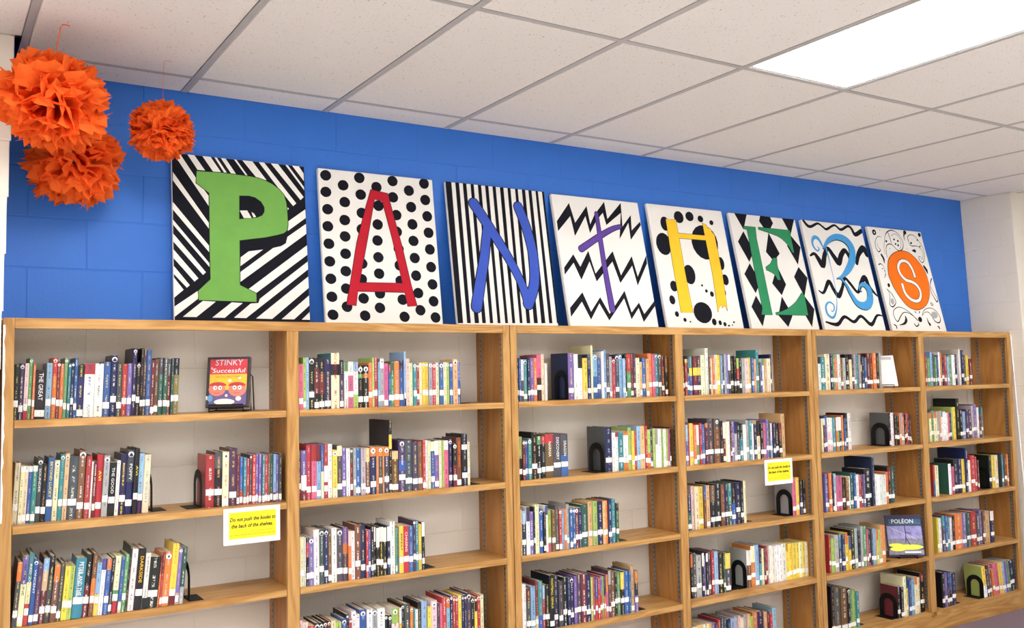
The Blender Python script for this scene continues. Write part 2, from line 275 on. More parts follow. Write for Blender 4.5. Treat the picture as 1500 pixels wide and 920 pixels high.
ART={"P":[["p","white_stripes","w",[[15,696],[33,712],[96,613],[97,588],[120,576],[152,532],[149,491]]],
["p","white_stripes","w",[[4,628],[147,420],[147,394],[3,593]]],
["p","white_stripes","w",[[2,500],[144,324],[144,296],[1,468]]],
["p","white_stripes","w",[[1,425],[144,249],[144,233],[0,405]]],
["p","white_stripes","w",[[1,366],[129,210],[117,198],[0,334]]],
["p","white_stripes","w",[[0,301],[98,183],[82,169],[-1,264]]],
["p","white_stripes","w",[[-1,232],[63,153],[51,142],[-2,198]]],
["p","white_stripes","w",[[-2,184],[38,133],[-4,99]]],
["p","white_stripes","w",[[-4,62],[97,132],[94,97],[6,25],[-5,20]]],
["p","white_stripes","w",[[114,89],[166,87],[87,21],[33,21]]],
["p","white_stripes","w",[[232,86],[278,84],[233,47],[202,20],[151,20]]],
["p","white_stripes","w",[[275,281],[310,309],[372,320],[272,242]]],
["p","white_stripes","w",[[271,216],[417,330],[453,340],[474,354],[482,383],[569,448],[569,406],[569,403],[270,174]]],
["p","white_stripes","w",[[301,142],[570,351],[570,308],[329,123]]],
["p","white_stripes","w",[[351,104],[571,277],[571,242],[291,20],[240,21],[312,83],[345,86]]],
["p","white_stripes","w",[[333,19],[574,210],[573,159],[402,18]]],
["p","white_stripes","w",[[444,18],[574,125],[574,81],[499,18]]],
["p","white_stripes","w",[[533,17],[574,52],[574,17]]],
["p","white_stripes","w",[[64,716],[92,715],[135,648],[104,648]]],
["p","white_stripes","w",[[125,715],[159,715],[201,648],[168,647]]],
["p","white_stripes","w",[[175,715],[185,715],[226,648],[214,648]]],
["p","white_stripes","w",[[202,714],[222,715],[265,646],[244,646]]],
["p","white_stripes","w",[[258,714],[268,713],[315,644],[306,645]]],
["p","white_stripes","w",[[294,713],[337,713],[398,631],[353,639]]],
["p","white_stripes","w",[[365,713],[389,712],[528,538],[513,525],[477,569],[454,595]]],
["p","white_stripes","w",[[419,713],[451,712],[563,570],[548,555]]],
["p","white_stripes","w",[[484,713],[495,713],[566,617],[567,601]]],
["p","white_stripes","w",[[515,713],[546,713],[567,679],[567,644]]],
["p","white_stripes","w",[[487,517],[494,511],[487,504]]],
["p","white_stripes","w",[[488,453],[568,514],[569,475],[485,410]]],
["s","letter_outline","k",[[100,642],[206,645],[327,641],[360,637],[393,628],[422,616],[451,596],[472,573],[482,537],[485,499],[486,439],[481,412],[467,399],[444,391],[385,375],[319,363],[272,354],[268,161],[337,127],[337,90],[97,92],[96,130],[147,181],[147,302],[150,551],[97,591],[100,642]],[6.4,6.4,6.4,6.4,6.4,6.4,6.4,6.4,6.4,6.4,6.4,6.4,6.4,6.4,6.4,6.4,6.4,6.4,6.4,6.4,6.4,6.4,6.4,6.4,6.4,6.4,6.4]],
["p","letter","g",[[100,642],[206,645],[327,641],[360,637],[393,628],[422,616],[451,596],[472,573],[482,537],[485,499],[486,439],[481,412],[467,399],[444,391],[385,375],[319,363],[272,354],[268,161],[337,127],[337,90],[97,92],[96,130],[147,181],[147,302],[150,551],[97,591]]],
["p","letter_hole","k",[[276,551],[317,554],[345,549],[370,532],[384,508],[383,487],[372,470],[347,458],[273,447]]],
["p","hole_stripes","w",[[276,485],[308,488],[326,456],[293,453]]],
["p","hole_stripes","w",[[326,482],[337,477],[346,462],[334,459]]]],"A":[["p","black_dots","k",[[62,686],[61,676],[55,668],[47,661],[37,658],[27,659],[18,664],[12,671],[9,681],[11,691],[16,699],[25,706],[35,709],[45,708],[54,703],[60,696]]],
["p","black_dots","k",[[59,607],[57,598],[52,589],[43,583],[33,580],[23,581],[15,586],[8,593],[6,603],[8,612],[13,621],[21,627],[31,630],[41,629],[50,624],[56,617]]],
["p","black_dots","k",[[63,526],[61,517],[56,508],[47,502],[37,499],[27,500],[18,505],[12,513],[10,522],[12,532],[17,540],[25,546],[35,549],[45,548],[54,543],[60,536]]],
["p","black_dots","k",[[59,446],[57,436],[52,428],[44,422],[34,420],[24,421],[15,425],[9,433],[7,442],[8,452],[13,460],[22,466],[31,469],[42,468],[50,463],[56,455]]],
["p","black_dots","k",[[59,365],[58,355],[52,347],[44,341],[34,339],[24,340],[15,345],[10,353],[7,362],[9,371],[14,380],[22,386],[32,388],[42,387],[51,382],[57,374]]],
["p","black_dots","k",[[59,284],[57,274],[52,266],[44,260],[34,258],[24,259],[15,264],[9,272],[7,281],[8,291],[14,299],[22,304],[32,307],[42,305],[50,301],[56,293]]],
["p","black_dots","k",[[59,204],[58,194],[52,186],[44,181],[34,178],[24,180],[16,185],[10,192],[7,202],[9,211],[14,219],[22,225],[32,227],[42,226],[51,221],[57,213]]],
["p","black_dots","k",[[59,122],[58,112],[53,104],[44,99],[35,97],[25,99],[16,104],[10,111],[8,120],[9,130],[15,138],[23,143],[32,145],[42,144],[51,139],[57,131]]],
["p","black_dots","k",[[60,40],[58,31],[53,23],[45,18],[35,16],[25,18],[17,23],[11,30],[8,40],[10,49],[15,57],[23,62],[33,64],[43,62],[51,57],[57,50]]],
["p","black_dots","k",[[144,647],[142,637],[137,628],[128,622],[118,619],[108,620],[99,624],[93,632],[91,642],[92,651],[98,660],[106,667],[116,669],[126,669],[135,664],[141,656]]],
["p","black_dots","k",[[147,567],[145,557],[140,548],[131,542],[121,540],[111,541],[102,545],[96,553],[94,562],[96,572],[101,581],[109,587],[119,590],[129,589],[138,584],[144,577]]],
["p","black_dots","k",[[142,481],[140,472],[135,463],[126,457],[116,454],[106,455],[97,460],[91,468],[89,477],[91,487],[96,496],[104,502],[114,504],[124,503],[133,499],[139,491]]],
["p","black_dots","k",[[139,404],[137,394],[132,386],[123,380],[113,377],[103,379],[95,384],[89,391],[86,401],[88,410],[93,419],[101,425],[111,427],[121,426],[130,421],[136,413]]],
["p","black_dots","k",[[136,323],[135,313],[129,305],[121,299],[111,297],[101,298],[92,303],[86,311],[84,320],[86,330],[91,338],[99,344],[109,346],[119,345],[128,340],[134,332]]],
["p","black_dots","k",[[132,242],[130,232],[125,224],[117,218],[107,216],[97,218],[88,223],[82,230],[80,240],[82,249],[87,257],[95,263],[105,265],[115,264],[124,259],[130,251]]],
["p","black_dots","k",[[130,161],[128,152],[123,144],[115,138],[105,136],[95,138],[86,143],[80,150],[78,160],[79,169],[85,177],[93,183],[103,185],[113,183],[121,178],[127,171]]],
["p","black_dots","k",[[128,78],[126,69],[121,61],[113,55],[103,53],[93,55],[85,60],[79,68],[76,77],[78,86],[83,94],[91,100],[101,102],[111,100],[120,95],[126,87]]],
["p","black_dots","k",[[226,691],[224,681],[219,672],[211,665],[200,662],[190,663],[181,668],[175,676],[173,685],[174,695],[180,704],[188,711],[198,714],[209,713],[218,708],[224,700]]],
["p","black_dots","k",[[228,610],[226,600],[221,591],[212,585],[202,582],[192,583],[183,588],[177,596],[175,605],[176,615],[182,624],[190,630],[200,633],[211,632],[219,627],[226,620]]],
["p","black_dots","k",[[228,522],[226,512],[220,503],[212,497],[202,494],[192,495],[183,500],[177,508],[175,518],[176,527],[182,536],[190,542],[200,545],[210,544],[219,539],[225,531]]],
["p","black_dots","k",[[222,443],[221,433],[215,425],[207,419],[197,416],[187,417],[178,422],[172,430],[170,440],[171,449],[177,458],[185,464],[195,467],[205,465],[214,461],[220,453]]],
["p","black_dots","k",[[215,364],[213,355],[208,346],[199,340],[189,338],[179,339],[171,344],[165,352],[162,361],[164,371],[169,379],[177,385],[187,388],[197,387],[206,382],[212,374]]],
["p","black_dots","k",[[214,281],[212,272],[207,263],[198,257],[188,255],[178,257],[170,262],[164,269],[161,279],[163,288],[168,297],[176,303],[186,305],[196,304],[205,299],[211,291]]],
["p","black_dots","k",[[207,208],[205,198],[200,190],[192,184],[182,182],[172,184],[163,189],[157,196],[155,206],[157,215],[162,224],[170,229],[180,232],[190,230],[199,225],[205,217]]],
["p","black_dots","k",[[210,119],[208,109],[203,101],[195,95],[185,93],[175,95],[166,100],[160,108],[158,117],[160,127],[165,135],[173,140],[183,143],[193,141],[202,136],[208,128]]],
["p","black_dots","k",[[212,39],[211,30],[206,22],[197,16],[188,14],[178,16],[169,21],[163,29],[161,38],[162,48],[168,56],[176,61],[186,63],[196,61],[204,56],[210,48]]],
["p","black_dots","k",[[309,654],[308,644],[302,635],[294,628],[283,625],[273,626],[264,631],[258,639],[256,649],[258,659],[263,668],[271,674],[282,677],[292,676],[301,671],[307,663]]],
["p","black_dots","k",[[313,563],[311,553],[306,544],[297,538],[287,535],[277,536],[268,541],[262,549],[260,559],[261,569],[267,577],[275,584],[285,587],[296,585],[304,581],[311,573]]],
["p","black_dots","k",[[303,472],[301,462],[296,453],[288,447],[277,444],[267,446],[259,451],[252,458],[250,468],[252,478],[257,487],[266,493],[276,496],[286,494],[295,489],[301,482]]],
["p","black_dots","k",[[297,395],[295,385],[290,376],[281,370],[271,368],[261,369],[252,374],[246,382],[244,391],[246,401],[251,410],[259,416],[269,418],[280,417],[288,412],[294,404]]],
["p","black_dots","k",[[296,315],[294,305],[289,297],[280,291],[270,288],[260,290],[252,295],[246,303],[243,312],[245,322],[250,330],[259,336],[268,339],[279,337],[287,332],[293,324]]],
["p","black_dots","k",[[294,237],[292,227],[287,219],[279,213],[269,211],[259,213],[250,218],[244,225],[242,235],[243,245],[249,253],[257,259],[267,261],[277,260],[286,255],[292,247]]],
["p","black_dots","k",[[292,144],[290,135],[285,126],[277,121],[267,119],[257,120],[248,125],[242,133],[240,143],[241,152],[247,160],[255,166],[265,168],[275,167],[284,162],[290,154]]],
["p","black_dots","k",[[287,77],[286,67],[280,59],[272,54],[262,51],[252,53],[244,58],[238,66],[235,76],[237,85],[242,93],[250,99],[260,101],[270,99],[279,94],[285,86]]],
["p","black_dots","k",[[394,692],[392,681],[387,672],[378,666],[368,663],[357,664],[349,669],[343,677],[340,686],[342,697],[347,706],[356,712],[366,715],[376,714],[385,709],[391,701]]],
["p","black_dots","k",[[391,611],[389,601],[384,592],[375,586],[365,583],[355,584],[346,589],[340,597],[337,607],[339,617],[344,626],[353,632],[363,635],[373,634],[382,629],[388,621]]],
["p","black_dots","k",[[402,525],[400,515],[395,506],[386,500],[376,497],[366,498],[357,503],[351,511],[349,521],[350,531],[356,540],[364,546],[374,549],[385,548],[393,543],[400,535]]],
["p","black_dots","k",[[399,444],[397,434],[392,425],[383,419],[373,416],[363,418],[354,423],[348,431],[346,440],[347,450],[353,459],[361,465],[371,468],[381,467],[390,462],[396,454]]],
["p","black_dots","k",[[402,361],[400,352],[395,343],[386,337],[376,334],[366,336],[357,341],[351,349],[349,358],[350,368],[356,377],[364,383],[374,386],[385,384],[393,379],[399,371]]],
["p","black_dots","k",[[400,281],[399,271],[393,262],[385,257],[375,254],[365,256],[356,261],[350,269],[348,278],[349,288],[355,297],[363,303],[373,305],[383,304],[392,299],[398,291]]],
["p","black_dots","k",[[399,207],[398,197],[392,189],[384,183],[374,180],[364,182],[355,187],[349,195],[347,205],[348,215],[354,223],[362,229],[372,231],[382,230],[391,224],[397,216]]],
["p","black_dots","k",[[404,118],[402,108],[397,100],[388,94],[378,92],[368,94],[359,99],[353,107],[351,117],[353,126],[358,135],[367,140],[377,143],[387,141],[395,136],[401,128]]],
["p","black_dots","k",[[408,37],[406,28],[401,20],[392,14],[382,12],[372,14],[363,19],[358,27],[355,37],[357,46],[362,54],[371,60],[381,62],[391,60],[399,55],[405,47]]],
["p","black_dots","k",[[476,652],[475,641],[469,632],[460,626],[450,623],[440,624],[431,629],[425,637],[423,647],[424,657],[430,666],[438,673],[449,676],[459,675],[468,670],[474,662]]],
["p","black_dots","k",[[482,571],[481,561],[475,552],[466,545],[456,542],[446,544],[437,548],[431,557],[429,566],[430,577],[436,586],[444,592],[455,595],[465,594],[474,589],[480,581]]],
["p","black_dots","k",[[482,486],[481,475],[475,466],[466,460],[456,457],[446,459],[437,464],[431,472],[429,482],[431,492],[436,501],[444,507],[455,510],[465,509],[474,504],[480,495]]],
["p","black_dots","k",[[482,404],[480,394],[474,385],[466,379],[456,377],[445,378],[437,383],[431,391],[428,401],[430,411],[435,420],[444,426],[454,429],[464,427],[473,422],[479,414]]],
["p","black_dots","k",[[482,321],[480,311],[474,302],[466,296],[456,294],[446,295],[437,300],[431,308],[428,318],[430,328],[436,337],[444,343],[454,345],[464,344],[473,339],[479,331]]],
["p","black_dots","k",[[482,236],[481,226],[475,217],[467,211],[457,209],[446,210],[438,216],[432,224],[429,233],[431,243],[437,252],[445,258],[455,260],[465,259],[474,254],[480,245]]],
["p","black_dots","k",[[487,152],[485,142],[480,134],[471,128],[461,126],[451,127],[442,132],[436,141],[434,150],[436,160],[441,168],[450,174],[460,177],[470,175],[479,170],[485,162]]],
["p","black_dots","k",[[492,70],[490,60],[484,52],[476,46],[466,44],[456,46],[447,51],[441,60],[439,69],[441,79],[446,87],[454,93],[464,95],[475,93],[483,88],[489,80]]],
["p","black_dots","k",[[560,695],[558,685],[553,676],[544,669],[534,666],[524,667],[515,672],[509,680],[506,690],[508,701],[514,710],[522,716],[532,719],[543,718],[552,714],[558,705]]],
["p","black_dots","k",[[560,613],[558,602],[553,593],[544,587],[534,584],[524,585],[515,590],[509,598],[506,608],[508,619],[514,628],[522,634],[533,637],[543,636],[552,631],[558,623]]],
["p","black_dots","k",[[564,531],[562,521],[557,512],[548,506],[538,503],[528,504],[519,509],[513,517],[511,527],[512,537],[518,546],[526,553],[537,556],[547,555],[556,549],[562,541]]],
["p","black_dots","k",[[565,450],[563,440],[558,431],[549,424],[539,422],[529,423],[520,428],[514,436],[512,446],[513,457],[519,465],[527,472],[538,474],[548,473],[557,468],[563,460]]],
["p","black_dots","k",[[565,367],[563,357],[558,348],[549,342],[539,340],[529,341],[520,346],[514,354],[512,364],[514,374],[519,383],[527,389],[538,392],[548,391],[557,385],[563,377]]],
["p","black_dots","k",[[565,281],[563,271],[557,262],[549,256],[539,254],[529,255],[520,260],[514,268],[512,278],[513,288],[519,297],[527,303],[537,306],[548,304],[556,299],[562,291]]],
["p","black_dots","k",[[565,197],[564,187],[558,178],[550,172],[539,170],[529,171],[521,177],[515,185],[512,195],[514,205],[520,213],[528,219],[538,221],[548,220],[557,215],[563,206]]],
["p","black_dots","k",[[564,115],[562,105],[557,96],[548,90],[538,88],[528,90],[520,95],[514,104],[511,113],[513,123],[519,132],[527,137],[537,140],[547,138],[556,133],[562,124]]],
["p","black_dots","k",[[568,37],[566,27],[561,18],[552,13],[542,11],[532,13],[524,18],[518,26],[515,36],[517,46],[523,54],[531,60],[541,62],[551,60],[560,55],[566,46]]],
["s","letter_outline","k",[[253,636],[339,624],[346,581],[394,364],[426,186],[449,90],[402,87],[390,153],[158,151],[145,84],[101,87],[132,217],[168,377],[216,528],[253,636]],[6.1,6.1,6.1,6.1,6.1,6.1,6.1,6.1,6.1,6.1,6.1,6.1,6.1,6.1,6.1]],
["s","letter_outline","k",[[268,592],[308,584],[347,404],[383,195],[169,190],[192,286],[222,405],[249,517],[268,592]],[6.1,6.1,6.1,6.1,6.1,6.1,6.1,6.1,6.1]],
["h","letter","r",[[253,636],[339,624],[346,581],[394,364],[426,186],[449,90],[402,87],[390,153],[158,151],[145,84],[101,87],[132,217],[168,377],[216,528]],[[268,592],[308,584],[347,404],[383,195],[169,190],[192,286],[222,405],[249,517]]]],"N":[["p","black_stripes","k",[[-1,719],[33,718],[28,10],[-1,10]]],
["p","black_stripes","k",[[55,718],[76,718],[70,11],[50,11]]],
["p","black_stripes","k",[[97,718],[117,718],[116,12],[92,11]]],
["p","black_stripes","k",[[141,718],[159,718],[154,12],[134,12]]],
["p","black_stripes","k",[[183,718],[202,718],[195,13],[177,12]]],
["p","black_stripes","k",[[225,718],[244,718],[237,13],[221,13]]],
["p","black_stripes","k",[[268,718],[287,718],[280,14],[264,13]]],
["p","black_stripes","k",[[312,718],[333,718],[322,14],[305,14]]],
["p","black_stripes","k",[[357,718],[375,718],[365,15],[349,15]]],
["p","black_stripes","k",[[403,718],[419,718],[411,15],[390,15]]],
["p","black_stripes","k",[[444,718],[464,718],[456,16],[433,16]]],
["p","black_stripes","k",[[484,718],[503,718],[502,17],[478,16]]],
["p","black_stripes","k",[[528,718],[543,718],[545,17],[525,17]]],
["p","black_stripes","k",[[568,718],[584,718],[585,18],[573,18]]],
["s","letter_outline","k",[[218,518],[198,424],[180,340],[151,240],[110,92]],[53.5,57.1,58.8,62.4,66]],
["s","letter_outline","k",[[410,621],[445,517],[469,389],[468,278],[453,201],[411,115]],[60.6,62.4,62.4,64.2,64.2,67.8]],
["s","letter_outline","k",[[149,616],[209,526],[306,372],[377,232],[413,114]],[64.2,62.4,57.1,51.7,58.8]],
["s","letter","B",[[218,518],[198,424],[180,340],[151,240],[110,92]],[44.6,48.1,49.9,53.5,57.1]],
["s","letter","B",[[410,621],[445,517],[469,389],[468,278],[453,201],[411,115]],[51.7,53.5,53.5,55.3,55.3,58.8]],
["s","letter","B",[[149,616],[209,526],[306,372],[377,232],[413,114]],[55.3,53.5,48.1,42.8,49.9]]],"T":[["p","black_zigzags","k",[[11,567],[108,677],[129,567],[222,669],[228,566],[268,625],[347,704],[351,605],[463,708],[448,569],[520,641],[509,551],[580,607],[581,586],[492,495],[494,594],[413,494],[452,649],[337,569],[326,639],[274,591],[217,515],[204,610],[115,492],[103,602],[10,512]]],
["p","black_zigzags","k",[[14,313],[85,389],[119,322],[187,414],[212,289],[351,421],[382,287],[478,400],[497,284],[582,410],[579,364],[486,233],[470,345],[369,243],[338,362],[211,245],[184,354],[113,251],[79,342],[11,274]]],
["p","black_zigzags","k",[[13,97],[107,183],[144,80],[218,160],[263,70],[389,201],[413,81],[475,137],[499,74],[590,150],[587,123],[486,29],[466,107],[405,43],[377,158],[254,34],[206,126],[136,37],[94,132],[11,49]]],
["s","letter_outline","k",[[281,631],[280,513],[279,351],[282,207],[286,95]],[27.3,33,34.9,38.7,42.4]],
["s","letter_outline","k",[[142,422],[277,500],[369,547],[430,567]],[40.6,36.8,33,27.3]],
["s","letter","v",[[281,631],[280,513],[279,351],[282,207],[286,95]],[20.7,26.4,28.3,32.1,35.8]],
["s","letter","v",[[142,422],[277,500],[369,547],[430,567]],[34,30.2,26.4,20.7]]],"H":[["p","black_spots","k",[[145,611],[143,596],[137,583],[128,573],[118,567],[106,566],[96,570],[87,579],[81,592],[79,607],[81,622],[87,635],[95,645],[106,651],[118,652],[128,648],[137,639],[143,626]]],
["p","black_spots","k",[[263,660],[261,647],[255,635],[245,626],[232,621],[220,620],[208,624],[198,631],[192,642],[189,654],[192,667],[198,679],[208,688],[220,693],[233,694],[245,691],[255,683],[261,673]]],
["p","black_spots","k",[[344,671],[342,661],[337,651],[328,644],[317,640],[306,639],[296,642],[288,647],[282,656],[280,666],[282,676],[288,685],[296,692],[307,697],[318,698],[328,695],[337,689],[342,681]]],
["p","black_spots","k",[[417,661],[416,654],[412,647],[406,642],[398,639],[391,639],[384,641],[378,645],[374,651],[373,658],[374,665],[378,671],[384,677],[391,680],[399,680],[406,678],[412,674],[416,668]]],
["p","black_spots","k",[[495,644],[493,638],[490,633],[486,630],[481,627],[475,627],[470,628],[465,632],[462,636],[462,641],[463,646],[466,651],[470,655],[475,657],[481,658],[486,656],[491,653],[494,649]]],
["p","black_spots","k",[[133,489],[129,466],[119,446],[104,430],[86,421],[67,420],[48,427],[33,441],[24,460],[20,482],[24,505],[33,525],[48,541],[66,550],[86,552],[104,545],[119,531],[129,512]]],
["p","black_spots","k",[[499,521],[492,484],[473,450],[445,425],[411,411],[375,409],[341,420],[315,442],[297,472],[291,508],[298,544],[316,577],[343,603],[377,618],[413,621],[447,610],[475,588],[493,557]]],
["p","black_spots","k",[[273,314],[270,294],[262,276],[251,263],[236,255],[221,255],[207,261],[195,273],[187,291],[185,310],[187,330],[195,348],[207,362],[221,369],[237,370],[251,364],[263,351],[271,334]]],
["p","black_spots","k",[[122,240],[121,229],[116,219],[109,212],[100,208],[91,208],[82,211],[75,218],[70,227],[69,238],[70,249],[75,259],[82,266],[91,270],[100,271],[109,267],[116,260],[121,251]]],
["p","black_spots","k",[[87,159],[86,150],[82,142],[76,136],[69,133],[62,133],[55,136],[49,141],[46,149],[44,158],[46,167],[49,175],[55,182],[62,185],[69,185],[76,182],[82,176],[86,168]]],
["p","black_spots","k",[[96,78],[95,73],[93,68],[89,64],[84,62],[79,62],[74,64],[70,67],[67,72],[66,78],[67,83],[70,88],[74,92],[78,94],[84,94],[89,93],[92,89],[95,84]]],
["p","black_spots","k",[[145,46],[144,42],[142,39],[139,36],[135,35],[131,34],[127,36],[124,38],[122,42],[121,46],[122,50],[124,53],[127,56],[131,57],[135,57],[139,56],[142,53],[144,50]]],
["p","black_spots","k",[[177,36],[177,34],[176,33],[174,31],[172,31],[171,31],[169,31],[167,32],[166,34],[166,36],[166,37],[167,39],[169,40],[171,41],[172,41],[174,40],[176,39],[177,37]]],
["p","black_spots","k",[[347,92],[343,70],[330,51],[311,37],[289,29],[264,29],[242,36],[224,49],[212,68],[208,89],[212,110],[224,129],[242,143],[265,151],[289,152],[312,145],[331,132],[343,113]]],
["p","black_spots","k",[[369,38],[368,31],[365,25],[360,20],[354,17],[348,17],[342,20],[338,24],[335,30],[334,37],[335,44],[338,50],[343,55],[349,57],[355,57],[361,55],[365,51],[368,45]]],
["p","black_spots","k",[[409,33],[408,28],[406,24],[402,21],[398,19],[394,19],[390,20],[387,24],[385,28],[384,33],[385,38],[387,42],[390,45],[394,47],[399,47],[403,46],[406,42],[408,38]]],
["p","black_spots","k",[[444,25],[443,21],[441,17],[438,14],[434,12],[429,12],[425,14],[422,17],[420,20],[419,25],[420,29],[422,33],[425,36],[430,37],[434,38],[438,36],[441,33],[443,29]]],
["p","black_spots","k",[[470,17],[470,15],[468,14],[466,12],[463,12],[460,12],[457,12],[454,13],[453,15],[452,17],[453,18],[454,20],[457,21],[460,22],[463,22],[466,21],[468,20],[470,19]]],
["p","black_spots","k",[[494,21],[494,19],[493,18],[492,17],[490,16],[489,16],[487,17],[486,18],[485,19],[485,20],[485,22],[486,23],[487,24],[489,25],[491,25],[492,24],[493,23],[494,22]]],
["p","black_spots","k",[[513,38],[512,36],[511,34],[509,33],[507,32],[504,32],[502,33],[500,34],[499,36],[499,38],[499,40],[500,42],[502,43],[505,44],[507,44],[509,43],[511,42],[512,40]]],
["p","black_spots","k",[[519,393],[517,379],[512,367],[505,357],[497,352],[488,352],[480,356],[473,365],[469,376],[467,390],[469,404],[474,416],[481,425],[489,430],[498,431],[507,426],[513,418],[518,406]]],
["p","black_spots","k",[[528,293],[527,282],[522,271],[515,264],[507,259],[498,259],[489,263],[483,270],[478,280],[477,291],[479,303],[483,313],[490,321],[499,325],[508,325],[516,322],[523,314],[527,305]]],
["p","black_spots","k",[[487,214],[486,206],[484,200],[480,195],[476,192],[471,192],[466,194],[463,199],[460,205],[460,213],[461,220],[463,227],[467,232],[471,235],[476,235],[481,232],[484,228],[487,221]]],
["p","black_spots","k",[[389,202],[388,196],[385,191],[381,188],[376,186],[371,185],[367,187],[363,191],[360,196],[359,201],[360,207],[363,212],[367,216],[372,218],[377,218],[382,216],[386,212],[388,208]]],
["p","black_spots","k",[[346,220],[345,216],[344,213],[341,211],[338,209],[334,209],[331,210],[328,212],[326,215],[326,219],[326,222],[328,226],[331,228],[334,229],[338,229],[341,228],[344,226],[345,223]]],
["p","black_spots","k",[[318,251],[317,249],[316,247],[314,245],[311,244],[309,244],[306,245],[304,246],[303,248],[302,251],[303,253],[304,255],[306,257],[309,258],[312,258],[314,257],[316,256],[318,254]]],
["s","letter_outline","k",[[124,638],[200,639],[200,559],[197,317],[203,89],[114,87],[116,364],[124,638]],[5,5,5,5,5,5,5,5]],
["s","letter_outline","k",[[198,557],[410,557],[403,528],[200,528],[198,557]],[5,5,5,5,5]],
["s","letter_outline","k",[[404,637],[432,624],[439,606],[461,602],[465,586],[483,564],[485,444],[485,303],[471,103],[458,137],[433,121],[427,143],[395,95],[408,317],[405,537],[404,637]],[5,5,5,5,5,5,5,5,5,5,5,5,5,5,5,5]],
["p","letter","y",[[124,638],[200,639],[200,559],[197,317],[203,89],[114,87],[116,364]]],
["p","letter","y",[[198,557],[410,557],[403,528],[200,528]]],
["p","letter","y",[[404,637],[432,624],[439,606],[461,602],[465,586],[483,564],[485,444],[485,303],[471,103],[458,137],[433,121],[427,143],[395,95],[408,317],[405,537]]]],"E":[["p","black_diamonds","k",[[48,722],[154,723],[100,619]]],
["p","black_diamonds","k",[[95,609],[30,538],[90,413],[147,484]]],
["p","black_diamonds","k",[[91,405],[27,335],[88,218],[148,290]]],
["p","black_diamonds","k",[[86,204],[29,134],[88,15],[138,100]]],
["p","black_diamonds","k",[[269,723],[354,722],[371,681],[337,643],[278,643],[250,685]]],
["p","black_diamonds","k",[[311,615],[371,481],[314,438],[294,439],[252,486]]],
["p","black_diamonds","k",[[323,399],[367,283],[308,212],[247,286]]],
["p","black_diamonds","k",[[306,205],[353,112],[362,83],[305,14],[241,85]]],
["p","black_diamonds","k",[[461,723],[573,723],[509,615]]],
["p","black_diamonds","k",[[510,606],[574,535],[514,416],[453,537]]],
["p","black_diamonds","k",[[514,402],[575,333],[508,210],[453,335]]],
["p","black_diamonds","k",[[509,214],[573,130],[515,16],[469,106]]],
["s","letter_outline","k",[[104,642],[207,642],[195,572],[190,86],[98,87],[117,124],[119,364],[129,619],[100,626],[104,642]],[5.2,5.2,5.2,5.2,5.2,5.2,5.2,5.2,5.2,5.2]],
["s","letter_outline","k",[[230,644],[509,642],[506,610],[502,494],[488,495],[470,533],[443,562],[414,584],[382,598],[311,615],[226,631],[230,644]],[5.2,5.2,5.2,5.2,5.2,5.2,5.2,5.2,5.2,5.2,5.2,5.2]],
["s","letter_outline","k",[[303,450],[336,452],[326,408],[326,310],[302,309],[292,334],[274,350],[243,363],[220,369],[221,386],[268,410],[303,450]],[5.2,5.2,5.2,5.2,5.2,5.2,5.2,5.2,5.2,5.2,5.2,5.2]],
["s","letter_outline","k",[[492,235],[509,214],[502,90],[219,89],[221,101],[271,109],[322,124],[376,148],[426,177],[492,235]],[5.2,5.2,5.2,5.2,5.2,5.2,5.2,5.2,5.2,5.2]],
["p","letter","G",[[104,642],[207,642],[195,572],[190,86],[98,87],[117,124],[119,364],[129,619],[100,626]]],
["p","letter","G",[[230,644],[509,642],[506,610],[502,494],[488,495],[470,533],[443,562],[414,584],[382,598],[311,615],[226,631]]],
["p","letter","G",[[303,450],[336,452],[326,408],[326,310],[302,309],[292,334],[274,350],[243,363],[220,369],[221,386],[268,410]]],
["p","letter","G",[[492,235],[509,214],[502,90],[219,89],[221,101],[271,109],[322,124],[376,148],[426,177]]]],"R":[["s","black_waves","k",[[23,720],[52,688],[87,685],[155,710],[198,690],[230,676],[316,710],[370,683],[450,713],[483,697],[506,658],[578,688]],[19.6,23.9,19.6,15.2,15.2,17.4,15.2,19.6,17.4,21.8,30.5,30.5]],
["s","black_waves","k",[[15,484],[55,499],[83,467],[112,425],[153,496],[198,542],[237,492],[273,451],[316,505],[365,538],[397,483]],[13.1,21.8,39.2,45.7,37,28.3,39.2,47.9,39.2,32.6,28.3]],
["s","black_waves","k",[[453,455],[492,519],[554,564],[579,524]],[28.3,37,47.9,43.5]],
["s","black_waves","k",[[20,253],[61,242],[133,316],[162,266],[197,225],[249,278],[296,344],[338,311],[394,255],[448,319],[500,356],[523,296],[580,237]],[8.7,19.6,32.6,30.5,37,26.1,21.8,23.9,21.8,32.6,43.5,30.5,13.1]],
["s","black_waves","k",[[20,51],[122,36],[206,87],[287,55],[369,94],[451,40],[531,101],[595,98]],[10.9,26.1,21.8,21.8,21.8,28.3,17.4,6.5]],
["s","letter_outline","k",[[153,538],[218,594],[302,623],[385,609],[430,555],[407,470],[348,406],[267,352],[213,337]],[13.1,32.6,41.3,52.2,59.8,59.8,48.9,21.8,4.4]],
["s","letter_outline","k",[[251,341],[291,296],[319,232],[362,174],[433,160],[490,194],[508,264],[471,304],[425,294],[410,270],[429,257]],[6.5,21.8,30.5,43.5,54.4,59.8,52.2,34.8,17.4,10.9,6.5]],
["s","letter","l",[[152,549],[127,602],[91,611],[64,585],[63,547],[91,520],[112,535],[100,549]],[10.9,23.9,26.1,19.6,15.2,10.9,8.7,5.4]],
["s","letter","l",[[159,544],[224,600],[308,629],[391,615],[436,560],[413,475],[353,411],[273,357],[218,342]],[13.1,32.6,41.3,52.2,59.8,59.8,48.9,21.8,4.4]],
